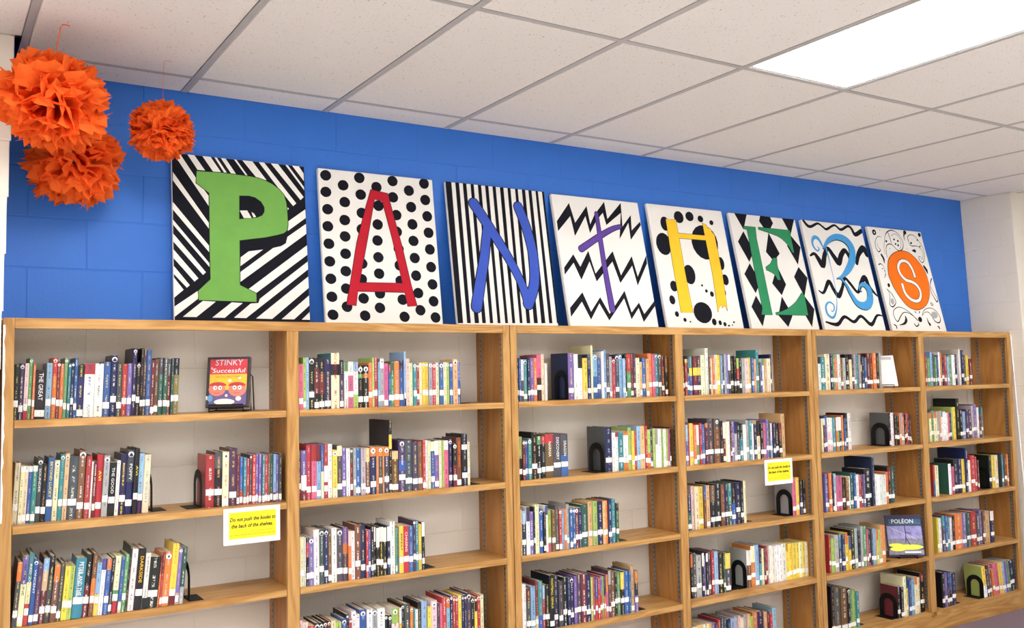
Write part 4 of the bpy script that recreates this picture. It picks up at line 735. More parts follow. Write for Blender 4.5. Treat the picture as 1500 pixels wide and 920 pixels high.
ROWS=[
('A1',1,84,2,'41,16,199,k,L3+ 57,16,202,V,qL2+ 73,14,203,P8r,L2+ 87,12,222,g,qL3+ 100,9,199,o,L3 109,35,177,k,IL1+ 144,20,203,l,L3+ 164,15,223,r3o,qL3+ 179,12,207,R,qL3+ 190,13,200,o,L3+ 203,12,221,g,qL2+ 216,10,202,c,qL2 226,11,206,n,qL3+ 237,12,221,b,L2+ 249,23,193,k2n,L1+ 272,36,199,r2w,N+ 308,30,199,w2w,NI+ 338,26,205,b,L2+ 364,22,230,n,qL3+ 386,19,198,S,L2+ 405,18,198,r2r,L3+ 423,17,199,v3v,L3+ 440,15,257,n,qL3+ 455,15,202,k,qL3+ 470,11,257,k,L2+ 480,11,250,V,L2+ 491,17,250,b,L2+ 508,14,211,R,L1+ 521,16,215,T,L1+ 537,17,220,S3G,L2+ 554,16,219,S3G,L2+ 569,13,215,S3R,L2+ 583,9,217,S3G,L3 592,22,218,k3u,L3+'),
('A2',2,63,3,'41,18,216,Y,L3+ 59,13,204,w1Y,L1+ 71,14,203,w1Y,L1+ 85,13,202,w1b,L1+ 98,16,203,w1c,L1+ 113,17,227,S,qL2+ 130,17,207,k,L2+ 147,21,228,b,JL3+ 168,18,217,Y,qN+ 186,15,238,c,qL3+ 201,16,240,t,qL3+ 217,32,228,S,L3+ 249,24,248,T,qL2+ 274,19,227,r2r,L2+ 293,7,205,w,N 300,11,206,R,L2+ 311,23,229,r,JL2+ 334,21,224,s,qL3+ 356,24,197,k,L3+ 380,13,203,w,qN+ 393,23,227,n,YL3+ 416,26,240,S5n,qL2+ 442,17,245,k,YL3+ 458,20,225,l7n,L3+ 478,24,219,Y,CN+'),
('A2b',2,46,1,'709,34,205,r,IL3+ 743,31,215,S3k,L3+ 774,26,213,Y,qL1+ 800,31,225,V,L2+ 831,11,199,R,L1 842,14,190,b7r,L1+ 856,13,186,c8r,L1 869,12,182,r8r,L1 882,10,196,S,qL1 892,15,195,r,L1+ 907,11,197,v,L1 919,13,196,v8r,L1 932,12,195,c,L1 943,13,192,r,L1 956,10,194,T8R,L1 966,12,196,G8R,L1 978,12,193,l8R,L1 990,12,189,v,L1 1001,13,194,S,L1'),
('A3',3,13,5,'41,16,223,o3S,L2+ 57,19,240,v4Y,L1+ 76,16,247,c4Y7r,L2+ 92,15,226,b,qL1+ 107,17,207,V,L1+ 124,19,225,l2t5R,L2+ 143,19,231,k3S,L2+ 161,19,199,o3T,L2+ 180,16,203,S,L1+ 196,18,189,y,L3+ 213,16,189,e,L3+ 230,35,211,c,IL3+ 264,21,223,k5R,L3+ 286,16,223,T4o8T,L3+ 302,16,189,l6y,L3+ 318,16,201,b2w,RL3+ 334,17,199,o2b,L3+ 351,12,201,k,L1+ 363,21,205,Y6g8r,NL3+ 384,12,201,b8t,L1+ 396,14,207,g,IL3+ 410,8,238,k,N 419,22,224,w,N+ 441,27,223,k,TL3+ 468,18,204,w8k,N+ 486,37,186,k,IL3+ 524,7,200,R4o,L1 530,9,201,R4r,L1 539,25,199,o,qL1+ 564,24,227,y8R,JL2+ 588,14,210,v8t,qL1+ 602,17,210,G7s,N+'),
('B1',1,21,0,'1073,7,194,k,L3 1080,19,189,p,L2+ 1099,13,216,e5e,L1+ 1112,12,216,l,N+ 1124,24,215,k,qL3+ 1148,22,213,k2R7k,L1+ 1170,24,214,k3R7k,L1+ 1194,29,209,n~c,L1+ 1223,38,234,Y2k4Y~c,N+ 1261,18,204,k3V,L1+ 1279,18,195,g2w6P,L3+ 1297,24,197,w3p,L3+ 1321,22,195,l2w6e,L4+ 1343,23,179,k2g3k,qL2+ 1366,24,181,k2o3k,qL2+ 1391,18,191,o,L3+ 1409,10,214,e,L3 1418,17,214,r,L3+ 1436,9,195,l,L2 1445,19,209,w2s,qL2+ 1464,21,188,p,L1+ 1485,11,182,r2b,L2 1496,17,196,G3g,L2+ 1513,24,198,o,L2+ 1537,21,200,n2b,L2+ 1559,10,239,l8n,L2 1569,18,208,P,N+ 1587,16,189,Y,N+ 1604,18,189,c,qL3+ 1622,13,185,r,qL2 1635,14,189,Y,qN 1649,15,191,y,qL3 1665,15,191,y,qL3 1680,18,190,s,qL3+ 1698,18,188,r,qL3+ 1717,17,189,Y,qN+ 1733,21,190,b,qL3+ 1754,16,191,Y,qN 1770,16,191,e,qN 1786,17,190,b,qL3+ 1804,26,205,t,qN+ 1829,13,190,b,L3'),
('B2',2,13,0,'1073,13,204,S4R,L3+ 1086,23,203,v5w8R,L3+ 1109,21,224,r,L2+ 1130,23,224,r3p,L2+ 1153,19,220,R3l,L1+ 1172,13,222,b5Y,L1+ 1185,17,223,r4w7r,L2+ 1202,19,222,w,N+ 1221,21,197,y8Y,qN+ 1242,23,213,Y2S,L2+ 1265,18,200,v,L3+ 1283,17,200,w,N+ 1301,13,199,S3R,qL2 1314,12,198,s,L3 1326,22,198,b,L1+ 1348,21,196,s,L2+ 1369,21,197,t3T,L1+ 1390,28,200,o2n,qL2+ 1419,12,199,o,N 1430,18,198,o2S,qL3+ 1449,8,197,o,N 1457,23,197,o2V,qL3+ 1480,15,310,k2y4k,L1+ 1494,30,176,t2T,L1+ 1525,33,222,V4b6V,qL3+ 1557,34,220,S,L2+ 1591,27,211,V,L2+ 1618,22,210,T,JL2+ 1640,15,214,r,L1+ 1655,13,215,w,N 1667,14,212,Y,N 1682,20,207,Y2b,L2+ 1702,22,210,w3v,L1+ 1724,14,209,Y,N 1738,10,211,e,N 1748,25,208,w2p,N+ 1773,18,213,n,qL2+ 1792,20,194,k5R,qL2+ 1812,26,218,T,JL1+ 1839,30,232,k2w3k,L2+ 1868,13,197,Y,L4'),
('B3',3,8,0,'1073,4,163,k,L1 1078,19,199,Y,CL3+ 1097,6,196,w,N 1103,12,195,k1r4k,L2 1114,21,195,v,qL2+ 1135,25,223,w,CN+ 1160,21,221,S,qL3+ 1181,18,219,n,qL2+ 1199,15,201,T,L1+ 1214,23,221,w,N+ 1236,28,216,S,qL2+ 1264,22,220,v3o5V,L2+ 1286,14,202,P3o,L2 1300,17,200,w,N+ 1317,26,225,T,L3+ 1343,22,220,n,L2+ 1365,12,200,r,L2 1377,10,198,v3b,L3 1387,16,212,k,IL2+ 1403,9,208,w3k,L2 1412,16,203,w4k,L3+ 1428,19,205,w3k,YL3+ 1446,17,201,w3k,L2+ 1464,15,204,w3n,L3+ 1479,24,223,w,N+ 1503,9,194,g,L1 1512,7,195,b,L1 1519,21,200,y,L3+ 1539,26,198,r,IL3+ 1565,21,195,b,L3+ 1586,13,219,V,qL3 1599,16,214,c,L3+ 1614,14,199,y,L3 1629,14,206,w3k,L2'),
('B4',4,13,0,'1073,16,227,P,N+ 1089,24,216,P,N+ 1113,27,200,r,N+ 1140,20,208,k,q+ 1160,18,205,k,q+ 1178,16,208,k,q+ 1195,15,209,R,q+ 1210,20,206,Y,N+ 1230,27,196,e,N+ 1258,21,207,b,q+ 1278,11,222,k,q 1289,12,203,r2l,q 1301,21,230,w,q+ 1322,16,215,w,q+ 1338,31,230,b,q+ 1369,26,229,w,q+ 1395,22,225,s,q+ 1417,35,224,w,q+ 1451,15,193,k3w,q 1467,16,190,k,q 1482,35,217,e3w,q+ 1518,11,213,w3y,q 1529,15,227,k,q+ 1545,27,224,S5y,N+ 1572,16,208,o,q 1587,8,203,c,q 1596,14,195,w,q 1609,17,224,k,N+ 1626,28,224,l,N+ 1654,17,199,y,N+ 1672,32,220,P,q+ 1703,12,208,V,N 1715,11,203,p,N 1726,23,229,r,N+ 1749,18,223,o2l,q+ 1767,14,230,n,q 1781,13,222,r,q 1794,14,220,r,q 1808,17,227,y,q+ 1825,12,222,n,q 1837,13,223,n,q 1850,23,230,V,q+ 1874,17,205,k,q 1891,13,206,k3y,q 1904,18,213,r,q+ 1922,19,212,Y,q+'),
('C1',1,63,0,'2173,13,203,k,L2 2186,14,205,b,L2 2200,15,200,w5S,L2 2215,22,203,c,qL1+ 2236,14,209,n,L2 2251,22,209,v,L2+ 2273,19,207,o,L2+ 2292,28,223,p5k,L3+ 2319,17,227,Y,N 2337,13,182,w,N'),
('C1b',1,63,0,'2480,35,231,v~n,L2+ 2515,25,225,w3w,L2+ 2540,27,222,k3w,N+ 2567,29,205,y8Y,N+ 2596,22,224,S3n,L2+ 2618,12,269,Y,N 2630,27,224,l5b,qL2+ 2657,26,203,b,L3+ 2684,14,239,w,N 2698,16,245,l,L3 2713,24,227,S,L2+ 2737,19,212,s,L1 2756,20,202,r,qN 2776,25,221,S,qL2+ 2801,20,223,l,qN 2822,18,202,l,L2 2839,11,220,k,L1 2851,27,225,r4g,L3+ 2877,19,226,R,L1 2897,16,229,V,L3 2912,26,204,Y,N+ 2938,16,183,t,L1 2954,24,204,b,L3 2977,20,198,t,L1 2997,27,227,o,L3+ 3024,20,224,p,L3 3044,20,224,c,qL3 3064,23,224,S,qL3 3086,20,216,R,L2 3107,20,213,T4k,L1'),
('C2',2,25,0,'2148,25,204,e5k,L2+ 2172,17,187,R,qL2 2189,15,186,b,qL2 2204,21,193,c,qL2+ 2226,32,220,k,L3+ 2258,26,201,g2k,L2+ 2284,22,202,r2k,L2+ 2306,47,207,r2T,L2+ 2353,45,208,V2S,L3+ 2398,42,205,S5b,L3+'),
('C2b',2,38,0,'2679,41,224,n~S,L3+ 2720,21,196,w,N 2741,19,192,r1w,N 2760,33,196,c,L3+ 2793,32,198,o1w8o,N+ 2825,23,217,e,L3+ 2849,18,198,y,L2 2867,15,198,r,L3 2881,24,221,l,L3+ 2905,32,220,t,L3+ 2937,17,220,r,L2 2953,20,200,e6o,L2 2973,18,205,V,L1 2991,18,204,e,N 3009,17,120,w,N 3026,20,199,w,L1 3046,15,198,e,N 3060,16,198,w,N 3077,18,197,e,L1 3095,10,199,p,L1 3105,11,205,k,L2'),
('C3',3,8,0,'2139,14,214,t,N 2153,23,207,l3n,L3+ 2176,20,222,V3w,L3+ 2196,20,198,v,L3+ 2216,9,219,k,L3 2225,24,228,Y,N+ 2249,20,204,b,qL2+ 2270,15,191,k,L1 2285,16,218,b2w,N 2300,18,194,e8p,L3 2319,22,195,T,L3+ 2341,19,212,S,L1+ 2360,17,194,r,qL1 2377,17,192,l,N 2395,14,194,o,L3 2409,16,215,s,L2 2425,18,194,b,qL1 2442,16,192,b,qL2 2458,21,193,R,qL3 2479,21,191,n,L3 2500,37,203,G,L3+ 2538,27,215,t,L3+ 2565,29,215,e,L3+ 2594,32,212,n,L3+ 2626,18,210,t,L3 2643,17,212,o,L3 2660,22,216,n,L2+ 2683,26,214,c,L3+ 2709,19,194,k2G,L3'),
('C4',4,21,0,'2142,18,229,w,RN+ 2160,15,227,w,N 2175,26,205,R3S,L2+ 2201,27,210,l,L2+ 2228,15,232,R7t,L2 2243,26,229,c7b,N+ 2268,13,207,l3r,L3 2281,26,207,k,L3+ 2307,27,248,k,EL1+ 2334,26,245,n,L2+ 2360,24,214,S,L2+ 2384,24,230,k,IL3+ 2409,19,227,n,L3 2428,23,222,n,qL2+ 2451,16,225,v,L3 2466,26,231,V,L3+ 2493,31,230,R,L3+ 2523,29,226,n,IL2+ 2552,13,206,e,L3 2565,11,205,r,L2 2576,16,203,b5r,L3 2592,13,201,r,L2 2605,15,205,v4r,L3 2620,14,203,e,L3 2633,10,210,n5o,L3 2643,15,209,o4p,L2 2658,16,227,s3V,L2 2674,27,224,T,L3+ 2701,16,210,k,L4 2717,19,211,g,L4 2736,25,208,y4k,L4+ 2761,28,210,b,L4+ 2789,15,211,b,N 2804,23,232,t,L1+ 2827,22,205,o3k6v,L3'),
('D1',1,42,0,'3211,17,195,k,L3 3229,17,195,y1r,L3 3245,17,206,n4b,L2 3263,28,209,c3y5b,L2+ 3291,29,212,R3y5R,L2+ 3320,32,212,V3y5V,L2+ 3352,29,216,Y,N+ 3381,23,254,w,N+ 3405,13,206,T,L2 3418,16,200,Y,N 3433,20,202,o,L2 3453,16,217,P,L2 3469,25,216,y,L3 3494,14,215,l,L2 3509,14,219,n,L3 3523,18,219,s,N 3540,16,219,v,L2 3557,19,216,w4S,L2 3576,23,210,k,L3 3599,19,210,k,L3 3617,20,198,e3r6k,L3 3638,20,204,k,L2 3658,25,195,s,N 3683,33,195,P,L2 3716,18,201,y,L2 3734,19,198,b,L3 3753,19,192,t,N 3773,24,244,c,L4 3797,7,173,T,N 3804,15,173,b,L3 3819,21,194,g2w,N 3840,17,191,t,N 3857,30,194,Y,N 3887,17,218,n,L3'),
('D2',2,6,0,'3187,19,216,l4v,L2 3205,9,221,r,N 3214,28,221,y,L3+ 3243,23,208,o,L1 3265,20,210,w5g,L2 3286,19,220,r,L2 3304,25,213,b,L2 3330,21,218,o1R,L3 3350,45,239,S,L3+ 3395,44,237,S2T,qL3+ 3439,22,224,k,L3 3461,20,215,w4R,L1 3481,13,217,Y,N 3494,21,219,w,N 3515,12,219,R,L2 3527,21,218,v,L3 3548,22,217,n3s,L1 3570,23,213,k,L1 3592,23,204,k4c,L2 3616,21,197,w,N 3637,22,219,s,L3 3659,23,219,c,L2 3682,14,200,w,N 3696,23,196,n,L2 3719,29,215,k4Y,L3 3748,23,197,k,L2 3770,23,199,p,L2 3793,21,218,v,L3 3814,19,212,S,L3 3833,14,196,w5l,L3 3848,24,195,n,L2 3872,24,194,k,L3 3896,25,196,R5k,L2 3921,30,246,t,N+'),
('D3',3,42,0,'3221,27,189,n5G,L1 3249,21,233,P,N 3270,32,228,Y,N+ 3301,34,225,y,L2+ 3336,20,226,b3T,N 3355,32,227,t,L1+ 3388,36,224,T4k,L2+ 3424,41,230,k,L2+ 3465,28,224,T,L3 3493,25,222,n,L3 3517,30,226,c5G,L3+ 3547,31,227,k5b,L2+ 3578,34,227,n,L4+ 3612,24,231,k,L2 3635,19,230,Y,N'),
('D3b',3,53,0,'4046,31,213,p~s,L2+ 4078,27,216,y,L2 4105,24,201,k4n,L3 4129,23,199,k,L1 4151,13,191,T,N'),
('D4',4,59,0,'3246,16,233,o3k,L2 3261,24,236,S,L2 3285,38,221,s,L3+ 3323,17,230,w3n,L2 3340,12,211,v,L1 3352,16,226,w2k,L1 3368,26,230,V,L2 3395,20,230,r,L3 3415,28,227,l,L3 3443,38,215,k,L3+ 3482,16,211,G,L2 3498,41,208,y4S,L1+'),
('D4b',4,63,0,'3663,35,204,w4T~s,L3+ 3698,33,224,Y4o,L3+ 3730,31,226,l,L1+ 3762,21,205,n4c,L2 3782,17,199,Y,L2 3799,14,198,R,L2 3813,19,208,r,L3 3832,14,212,P,L2 3846,18,210,w,N 3865,19,205,w,N 3884,17,203,w,N 3901,19,207,w,N 3920,24,204,w,N 3944,39,210,w,N+ 3982,22,163,y,L2 4004,30,203,y,L2 4034,31,203,y,L2 4065,26,203,y,L2 4091,29,202,Y,L2 4121,24,202,y,L2 4145,20,200,Y,L2'),
('D5',5,53,0,'3234,33,212,Y,N+ 3267,47,214,t,N+ 3314,40,213,Y,N+ 3353,24,211,y4w,N 3377,24,210,v,N 3401,24,206,V,N 3425,20,220,r,N 3446,20,223,n,N 3466,24,214,G,N 3490,25,213,n,N 3515,33,211,l,N 3548,25,219,s,N 3573,18,218,P,N 3591,23,206,Y,N 3615,28,220,s,N 3643,23,216,t,N 3665,21,201,e,N 3687,39,221,o,N+ 3725,47,217,n,N+ 3773,22,212,t,N 3794,26,206,R,N 3821,22,196,r,N 3843,31,222,l,N'),
('E1',1,63,0,'4321,25,200,k2w,N 4346,41,200,c,L3 4387,47,218,Y,N+ 4434,23,221,n,L3 4457,18,221,g,L3 4475,24,197,o,L3 4499,28,215,w,L3 4527,22,194,T,L2 4549,27,194,s,N 4576,34,215,k,L2 4610,21,183,Y,N 4631,22,215,V,L3 4653,21,217,s,L2 4674,26,217,c,N 4700,19,214,s,L1 4719,14,214,k3y5k,N 4734,21,203,n,L1 4754,23,195,b,L3 4778,30,219,R,L2 4807,31,219,R,L2 4839,35,222,o,IL2 4874,26,222,k,YL2 4900,17,225,s,N'),
('E2',2,63,0,'4332,15,199,Y,N 4347,16,201,w2R,L2 4362,20,216,b,L2 4383,25,202,w4P,L3 4408,27,201,w4P,L3 4435,25,203,c,L2 4460,17,202,w4o,L2 4477,19,204,w4g,L2 4496,20,203,w4n,L2 4516,18,213,o,L2 4534,14,194,b,L2 4549,27,225,k,L3 4576,32,223,w,L3'),
('E2b',2,74,0,'4988,19,208,k~S,L1 5007,31,209,w,N 5038,23,197,k,L3 5061,28,187,k,L3 5089,18,203,o,L3 5107,15,205,l,L2 5122,17,201,r1o,L2 5139,15,195,k,L3 5154,17,202,r,L3 5171,17,193,V,L2 5188,17,192,R,L2 5205,16,191,T,L1'),
('E3',3,13,0,'4279,19,226,v,L2 4298,18,204,n4V,L2 4316,28,227,o,L3 4344,15,219,n,L1 4359,22,220,l5w,L1 4381,53,202,p,L2+ 4434,29,194,k,L3 4463,28,192,T,L2 4490,18,195,w,N 4509,27,214,G,L2 4536,25,212,b,L3 4561,26,200,w,L2 4586,24,193,r,L3 4611,15,192,R,L2 4625,16,196,v,L2 4642,67,229,k,IL3+ 4709,27,295,n,N 4736,19,193,w,N 4755,21,186,w,N 4776,29,184,w,N 4805,36,182,w,N 4841,27,196,o,L3 4868,34,226,R4k,L2 4903,30,226,G,L2'),
('E4',4,34,0,'4318,16,222,r,L3 4334,18,203,e,L3 4352,21,201,e,L3 4372,38,215,s,L2 4411,21,221,c4V,L3 4431,34,214,n,L2 4465,28,220,o3y,L3 4493,21,198,b4y,L2 4514,39,234,k,L2 4553,27,238,s,L2 4580,29,218,k,L1 4609,19,245,s,L1 4628,34,243,g,L2 4662,16,222,p,L2 4679,25,223,k,L3 4703,18,220,S,L2 4722,35,218,l,L2 4757,17,210,o3y,L2 4774,18,208,e,L1 4793,19,231,t,L1 4812,34,231,o,L3'),
('E5',5,63,0,'4354,28,270,k,L1 4381,57,256,S,L1+ 4439,55,248,T,L1+ 4494,29,239,k,qL1 4522,26,231,g,L1 4548,26,223,e,L1 4575,29,207,c,L2'),
('E5b',5,42,1,'4943,29,194,k~R,L2 4972,29,188,k2k,L1 5001,34,248,Y,L1 5035,23,243,G3y,L2 5058,28,226,b,L2 5086,34,220,l,L2 5120,29,228,o2Y,L3 5149,27,223,Y,L3 5177,44,248,R2k,L3+'),
('F1',1,105,0,'5444,20,208,r,L2 5465,34,188,g,L2 5499,25,228,l,L2 5524,21,218,S,L2 5545,22,198,g,L2 5567,19,207,b,L2 5587,18,228,w,L2 5605,21,222,o,L2 5626,28,207,R2n,L3 5653,27,207,r,L2 5680,24,197,l,L2 5704,36,207,g,N 5740,33,209,w,N 5772,32,212,n,L3 5804,22,211,s,N 5826,22,247,w,N 5848,31,240,n,L3 5878,31,206,S,L2 5909,29,206,y,L2 5938,33,180,R,L3'),
('F2',2,94,0,'5433,26,193,o2Y,L3 5459,29,203,g,L3 5487,33,194,o2Y,N 5520,24,197,s,L3 5544,22,200,t,L2 5566,24,200,c2w,L3 5590,24,195,w,N 5614,23,186,w,N 5637,20,189,p,L2 5657,27,184,n,L2 5684,20,219,e,N 5705,34,221,y,N 5739,38,278,k,N 5777,34,200,k,L2 5811,37,186,l,L2 5849,35,201,V,L3 5884,35,200,V,L2 5919,28,224,s,L3 5947,40,231,v,L3 5987,21,209,w,L2 6008,20,163,R,L2 6028,22,208,c,L3'),
('F3',3,25,0,'5345,22,205,r5b,N 5366,38,199,Y,N 5517,32,201,w~G,N 5548,28,180,p,L2 5576,47,228,k,L2 5623,50,225,n,L2 5672,34,222,y,L2 5706,30,292,n,L2 5736,34,210,w,N 5770,48,240,r,L3 5818,25,229,r,L2 5843,18,204,R,L2'),
('F3b',3,38,0,'6005,32,225,k,L3 6037,36,226,y,L3 6073,40,223,Y,L2 6114,47,233,k,NB 6160,27,222,c,L2 6188,31,220,T,L3 6219,21,222,o,L2'),
('F4',4,27,0,'5368,19,222,y,L2 5387,32,219,w,L2 5420,30,232,c3S,L3 5449,26,229,b,L2 5475,29,219,c,L3 5504,24,212,w,L2 5528,36,217,k,L2 5563,80,227,o,L2+ 5643,47,225,v,L2 5690,47,225,G,L3 5737,62,228,r,L3 5799,41,207,S,L2 5840,32,227,v,L2 5872,34,220,T,L3 5906,58,216,t,N 5964,43,212,w3n,L3'),
('F5',5,32,0,'5389,34,226,k,L2 5422,28,222,v,L3 5450,26,219,n5V,L2 5476,31,211,b5k,L2 5507,42,206,n,L3'),
('F5b',5,29,-6,'5861,42,208,y6w~e,L2 5903,29,178,V,L2 5931,29,211,T,L2 5960,28,178,o,L3 5987,28,212,p,L2 6015,31,207,p,L2 6046,27,212,y,L2 6073,27,212,t,L2 6100,26,213,l,L2 6126,22,214,v,L2 6148,35,214,g,L2 6183,57,207,n,L3'),
]
# ---------------------------------------------------------------- books
PAL={'k':(26,25,30),'n':(32,38,92),'b':(44,92,176),'l':(136,182,226),'c':(46,142,156),'g':(88,158,92),'G':(44,92,74),'e':(168,200,84),
 'y':(248,206,52),'Y':(240,228,176),'w':(244,240,236),'r':(200,48,54),'R':(122,34,44),'o':(236,118,44),'p':(222,92,136),'v':(116,94,176),'V':(78,56,90),
 't':(226,178,116),'T':(122,78,50),'s':(172,172,174),'P':(238,202,200),'u':(150,138,64),'S':(74,76,82)}
CN={'k':'black','n':'navy','b':'blue','l':'light blue','c':'teal','g':'green','G':'dark green','e':'lime green','y':'yellow','Y':'cream','w':'white','r':'red','R':'maroon',
 'o':'orange','p':'pink','v':'purple','V':'plum','t':'tan','T':'brown','s':'light grey','P':'pale pink','u':'olive','S':'dark grey'}
def cover_mat():
    m=bpy.data.materials.new('book_cover'); m.use_nodes=True; nt=m.node_tree; N=nt.nodes.new; b=nt.nodes['Principled BSDF']; K=nt.links.new
    a=N('ShaderNodeVertexColor'); a.layer_name='Col'; i=N('ShaderNodeVertexColor'); i.layer_name='Ink'
    uv=N('ShaderNodeUVMap'); uv.uv_map='UVMap'; sp=N('ShaderNodeSeparateXYZ'); K(uv.outputs[0],sp.inputs[0])
    # lettering running down the spine: u across (0..1), v along in metres (+ a whole-number seed)
    mp=N('ShaderNodeMapping'); mp.inputs['Scale'].default_value=(3.2,300,1); K(uv.outputs[0],mp.inputs[0])
    n=N('ShaderNodeTexNoise'); n.inputs['Scale'].default_value=1; n.inputs['Detail'].default_value=1; K(mp.outputs[0],n.inputs[0])
    mp2=N('ShaderNodeMapping'); mp2.inputs['Scale'].default_value=(0,26,1); K(uv.outputs[0],mp2.inputs[0])
    n2=N('ShaderNodeTexNoise'); n2.inputs['Scale'].default_value=1; n2.inputs['Detail'].default_value=0; K(mp2.outputs[0],n2.inputs[0])
    def cmp(src,th,op='GREATER_THAN'):
        q=N('ShaderNodeMath'); q.operation=op; q.inputs[1].default_value=th; K(src,q.inputs[0]); return q.outputs[0]
    def mul(x,y):
        q=N('ShaderNodeMath'); q.operation='MULTIPLY'; K(x,q.inputs[0]); K(y,q.inputs[1]); return q.outputs[0]
    msk=mul(mul(cmp(n.outputs[0],.5),cmp(n2.outputs[0],.47)),mul(cmp(sp.outputs[0],.36),cmp(sp.outputs[0],.64,'LESS_THAN')))
    mx=N('ShaderNodeMix'); mx.data_type='RGBA'; sf=N('ShaderNodeMath'); sf.operation='MULTIPLY'; sf.inputs[1].default_value=.75; K(msk,sf.inputs[0]); K(sf.outputs[0],mx.inputs[0]); K(a.outputs[0],mx.inputs[6]); K(i.outputs[0],mx.inputs[7]); K(mx.outputs[2],b.inputs['Base Color'])
    b.inputs['Roughness'].default_value=.38; b.inputs['Specular IOR Level'].default_value=.45
    return m
cover_m=cover_mat()
def label_mat():
    m=mat('call_number_label',srgb(244,242,238),.6,.3); nt=m.node_tree; N=nt.nodes.new; K=nt.links.new; b=nt.nodes['Principled BSDF']
    tc=N('ShaderNodeTexCoord'); sp=N('ShaderNodeSeparateXYZ'); K(tc.outputs['Object'],sp.inputs[0])
    n=N('ShaderNodeTexNoise'); n.inputs['Scale'].default_value=260; K(tc.outputs['Object'],n.inputs[0])
    g=N('ShaderNodeMath'); g.operation='GREATER_THAN'; g.inputs[1].default_value=.63; K(n.outputs[0],g.inputs[0])
    mx=N('ShaderNodeMix'); mx.data_type='RGBA'; mx.inputs[6].default_value=srgb(244,242,238); mx.inputs[7].default_value=srgb(150,150,156)
    K(g.outputs[0],mx.inputs[0]); K(mx.outputs[2],b.inputs['Base Color']); return m
label_m=label_mat(); disc_m=mat('round_sticker',srgb(240,238,234),.5,.4,noise=(40,.02)); dot_m=mat('sticker_print',srgb(50,48,90),.6,.3,noise=(30,.1))
SEED=[0]
def parse(c):
    side=None
    if '~' in c: c,side=c.split('~')
    bands=[]; i=0; cur=c[0]; i=1; top=1.0
    while i<len(c):
        fr=1-int(c[i])/10; bands.append((fr,top,cur)); top=fr; cur=c[i+1]; i+=2
    bands.append((0,top,cur)); return bands, side or max(bands,key=lambda q:q[1]-q[0])[2]
def jit(col,r,a=.07):
    g=.3*col[0]+.55*col[1]+.15*col[2]; col=[(q*.80+g*.20)*.97 for q in col]
    k=1+r.uniform(-a,a); return tuple(min(255,max(0,q*k+r.uniform(-7,7))) for q in col)
